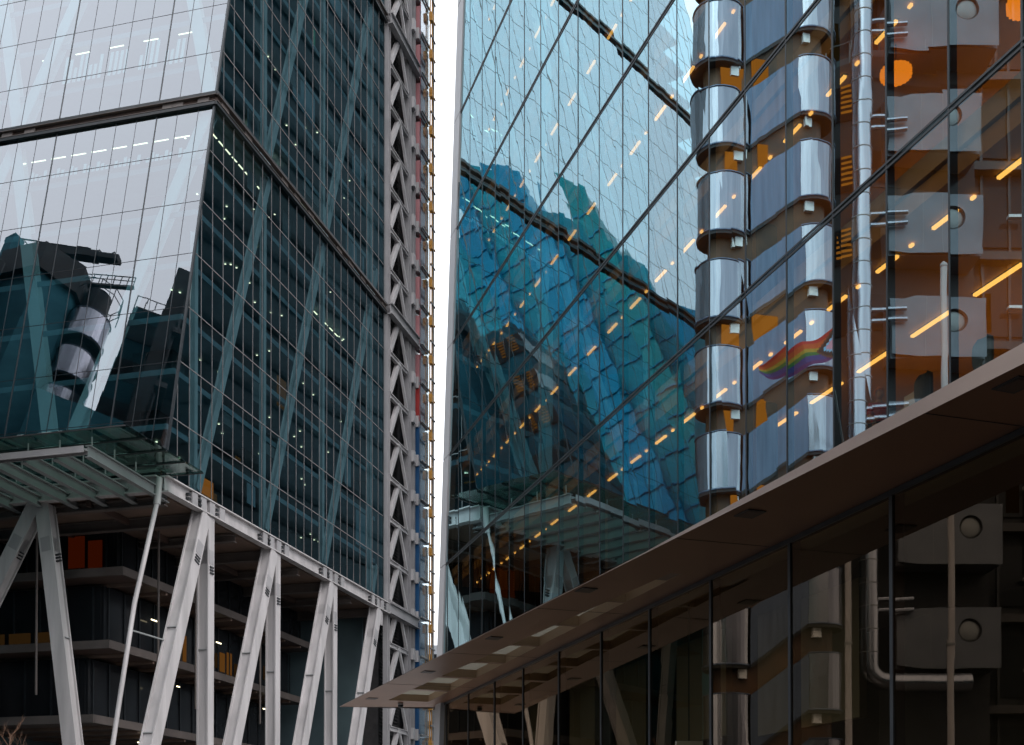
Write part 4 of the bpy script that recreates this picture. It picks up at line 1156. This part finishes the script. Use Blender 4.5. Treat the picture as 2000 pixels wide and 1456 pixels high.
def roofblock(name, label, ring, z, nwin, lx, wm='roofdark'):
    t = thing(name, label, "office block", V3(sum(p[0] for p in ring) / len(ring), sum(p[1] for p in ring) / len(ring), GND))
    b = MB(); b.prism(ring, GND, z); b.build("wall", M[wm], t)
    c = V3(sum(p[0] for p in ring) / len(ring), sum(p[1] for p in ring) / len(ring), 0)
    b = MB(); b.prism([tuple((c + (V3(p[0], p[1], 0) - c) * .93)[:2]) for p in ring], z, z + .6); b.build("roof", M['core'], t)
    for q in range(4):
        b = MB(); b.prism([tuple((c + (V3(p[0], p[1], 0) - c) * 1.02)[:2]) for p in ring], z - 5.2 * q - 4.2, z - 5.2 * q - 1.6); b.build("window_strip", M['darkglass'], t)
    b = MB()
    for k in range(len(ring)):
        b.tube([V3(ring[k][0], ring[k][1], z + 1.6), V3(ring[(k + 1) % len(ring)][0], ring[(k + 1) % len(ring)][1], z + 1.6)], .05, 5)
        for f in (0, .33, .66):
            p = V3(*ring[k], z).lerp(V3(*ring[(k + 1) % len(ring)], z), f); b.tube([p, p + ZZ * 1.6], .05, 5)
    b.build("guard_rail", M['greysteel'], t)
    for k in range(nwin):
        p, q2 = V3(*ring[lx], 0), V3(*ring[(lx + 1) % len(ring)], 0)
        e_ = (q2 - p).normalized(); nn = V3(e_.y, -e_.x, 0); x0 = (q2 - p).length * (k + .6) / (nwin + .4)
        for row in range(3):
            b = MB(); zz = z - 3.9 - row * 5.2
            for sl in range(6): b.box(lambda a, b2, c2: p + e_ * a + nn * b2 + ZZ * c2, (x0, .45, zz + sl * .38), (x0 + .9, .5, zz + sl * .38 + .16))
            b.build("lit_window", E_amber, t)
    return t
roofblock("dark_roof_block", "dark rooftop block with lit slatted windows, mirrored low in the sloping front", [(-57.5, 61.0), (-49.5, 64.6), (-47.2, 68.0), (-49, 70), (-57, 65)], 64.5, 2, 1)
roofblock("dark_roof_block", "wide dark rooftop block, mirrored at the far left of the sloping front", [(-80, 66), (-66.5, 74.6), (-67.5, 79), (-80, 80)], 72.5, 2, 1)
roofblock("dark_roof_block", "low dark rooftop block, mirrored beside the sloping front's corner", [(-53.0, 58.5), (-45.5, 62.5), (-43.5, 66.5), (-47.0, 68.4), (-53.5, 62.0)], 57.5, 2, 1, 'concrete')
# dark office tower behind the right building (mirrored in the left tower's long side)
dk = thing("teal_office_tower", "dark teal office tower standing behind the mirror building", "office tower", V3(45, 150, GND))
b = MB(); b.prism([(4, 112), (60, 96), (72, 140), (14, 168)], GND, 118); b.build("wall", M['tealtower'], dk)
for k in range(28):
    z = k * 4.2
    b = MB(); b.prism([(3.7, 111.8), (60.1, 95.7), (72.3, 140.2), (13.8, 168.3)], z, z + .7); b.build("floor_edge", M['core'], dk)
sb = thing("street_block", "grey street building beyond the glass tower's far side", "office block", L(20, 66, GND))
b = MB(); b.box(lambda a, c, d: L(a, c, d), (-6, 60, GND), (46, 75, 23)); b.build("wall", M['roofdark'], sb)
for k in range(5):
    b = MB(); b.box(lambda a, c, d: L(a, c, d), (-6.1, 59.8, 1 + k * 4.4), (46.1, 59.98, 3.4 + k * 4.4)); b.build("window_strip", M['darkglass'], sb)
# street-level buildings behind the camera keep the low reflections dark
bh = thing("street_block", "dark street building behind the photographer", "office block", V3(-20, -40, GND))
b = MB(); b.box(ident, (-60, -60, GND), (40, -35, 40)); b.build("wall", M['roofdark'], bh)
for k in range(9):
    b = MB(); b.box(ident, (-60.1, -35, 2 + k * 4.3), (40.1, -34.8, 4.4 + k * 4.3)); b.build("window_strip", M['darkglass'], bh)
# faceted teal glass tower, added far off to colour the double reflection
bt = thing("added_teal_tower", "faceted teal and blue glass tower far across the street, added to tint the mirrored glass", "office tower", V3(-125, 82, GND))
for (y0, y1, zt_, xo, mt) in ((63.5, 69.5, 127, 1.2, 'tealglass'), (69.6, 72.5, 142, 0, 'bluetower'), (72.5, 77.2, 136, 1.5, 'tealglass'), (77.2, 82, 131, .4, 'bluetower'), (82, 86.5, 118, 2.2, 'tealglass'), (86.5, 89.8, 121, .8, 'tealglass2'), (89.8, 92.2, 104, 2.6, 'tealglass'), (92.2, 97, 90, .6, 'bluetower'), (97, 107, 83, 2, 'tealglass')):
    b = MB(); b.hexa([V3(-150, y0, GND), V3(-104 - xo, y0 + .01, GND), V3(-104 - xo, y1 - .01, GND), V3(-150, y1, GND),
                      V3(-150, y0, zt_), V3(-104 - xo - 3, y0 + .01, zt_ + 3), V3(-104 - xo - 3, y1 - .01, zt_ - 3), V3(-150, y1, zt_ - 4)]); b.build("glass_volume", M[mt], bt)
    b = MB(); z = 4.0
    while z < zt_ - 5:
        b.box(ident, (-149.9, y0 + .02, z), (-103.8 - xo - 3 * z / zt_, y1 - .02, z + .22)); z += 4.4
    b.build("facade_grid", M['bluetower'], bt)
# ================================================================== small bare tree in the left corner
tr = thing("bare_tree", "small bare-twigged tree below the raking legs in the left corner", "tree", V3(-27.8, 66, GND))
tp_ = V3(-27.8, 66, GND)
b = MB(); b.tube([tp_, tp_ + V3(.1, 0, 3), tp_ + V3(-.05, 0, 5.6), tp_ + V3(.12, 0, 8.2)], [.12, .09, .06, .03], 8); b.build("trunk", M['bark'], tr)
b = MB()
def branch(p, d, ln, r, lev):
    q = p + d * ln; b.tube([p, p.lerp(q, .5) + V3(random.uniform(-.05, .05), 0, .04), q], [r, r * .75, r * .5], 5)
    if lev == 0: return
    for i in range(3):
        nd = (d + V3(random.uniform(-.8, .8), random.uniform(-.8, .8), random.uniform(-.1, .7))).normalized()
        branch(p.lerp(q, .45 + .25 * i), nd, ln * .62, r * .55, lev - 1)
for i in range(9):
    zz = 4.6 + i * .44; a = i * 2.4
    branch(tp_ + V3(.03, 0, zz), V3(math.cos(a) * .8, math.sin(a) * .8, .9).normalized(), 1.5 - .09 * i, .035, 3)
b.build("crown", M['bark'], tr)
for o in list(bpy.data.objects):
    if '_org' in o: del o['_org']
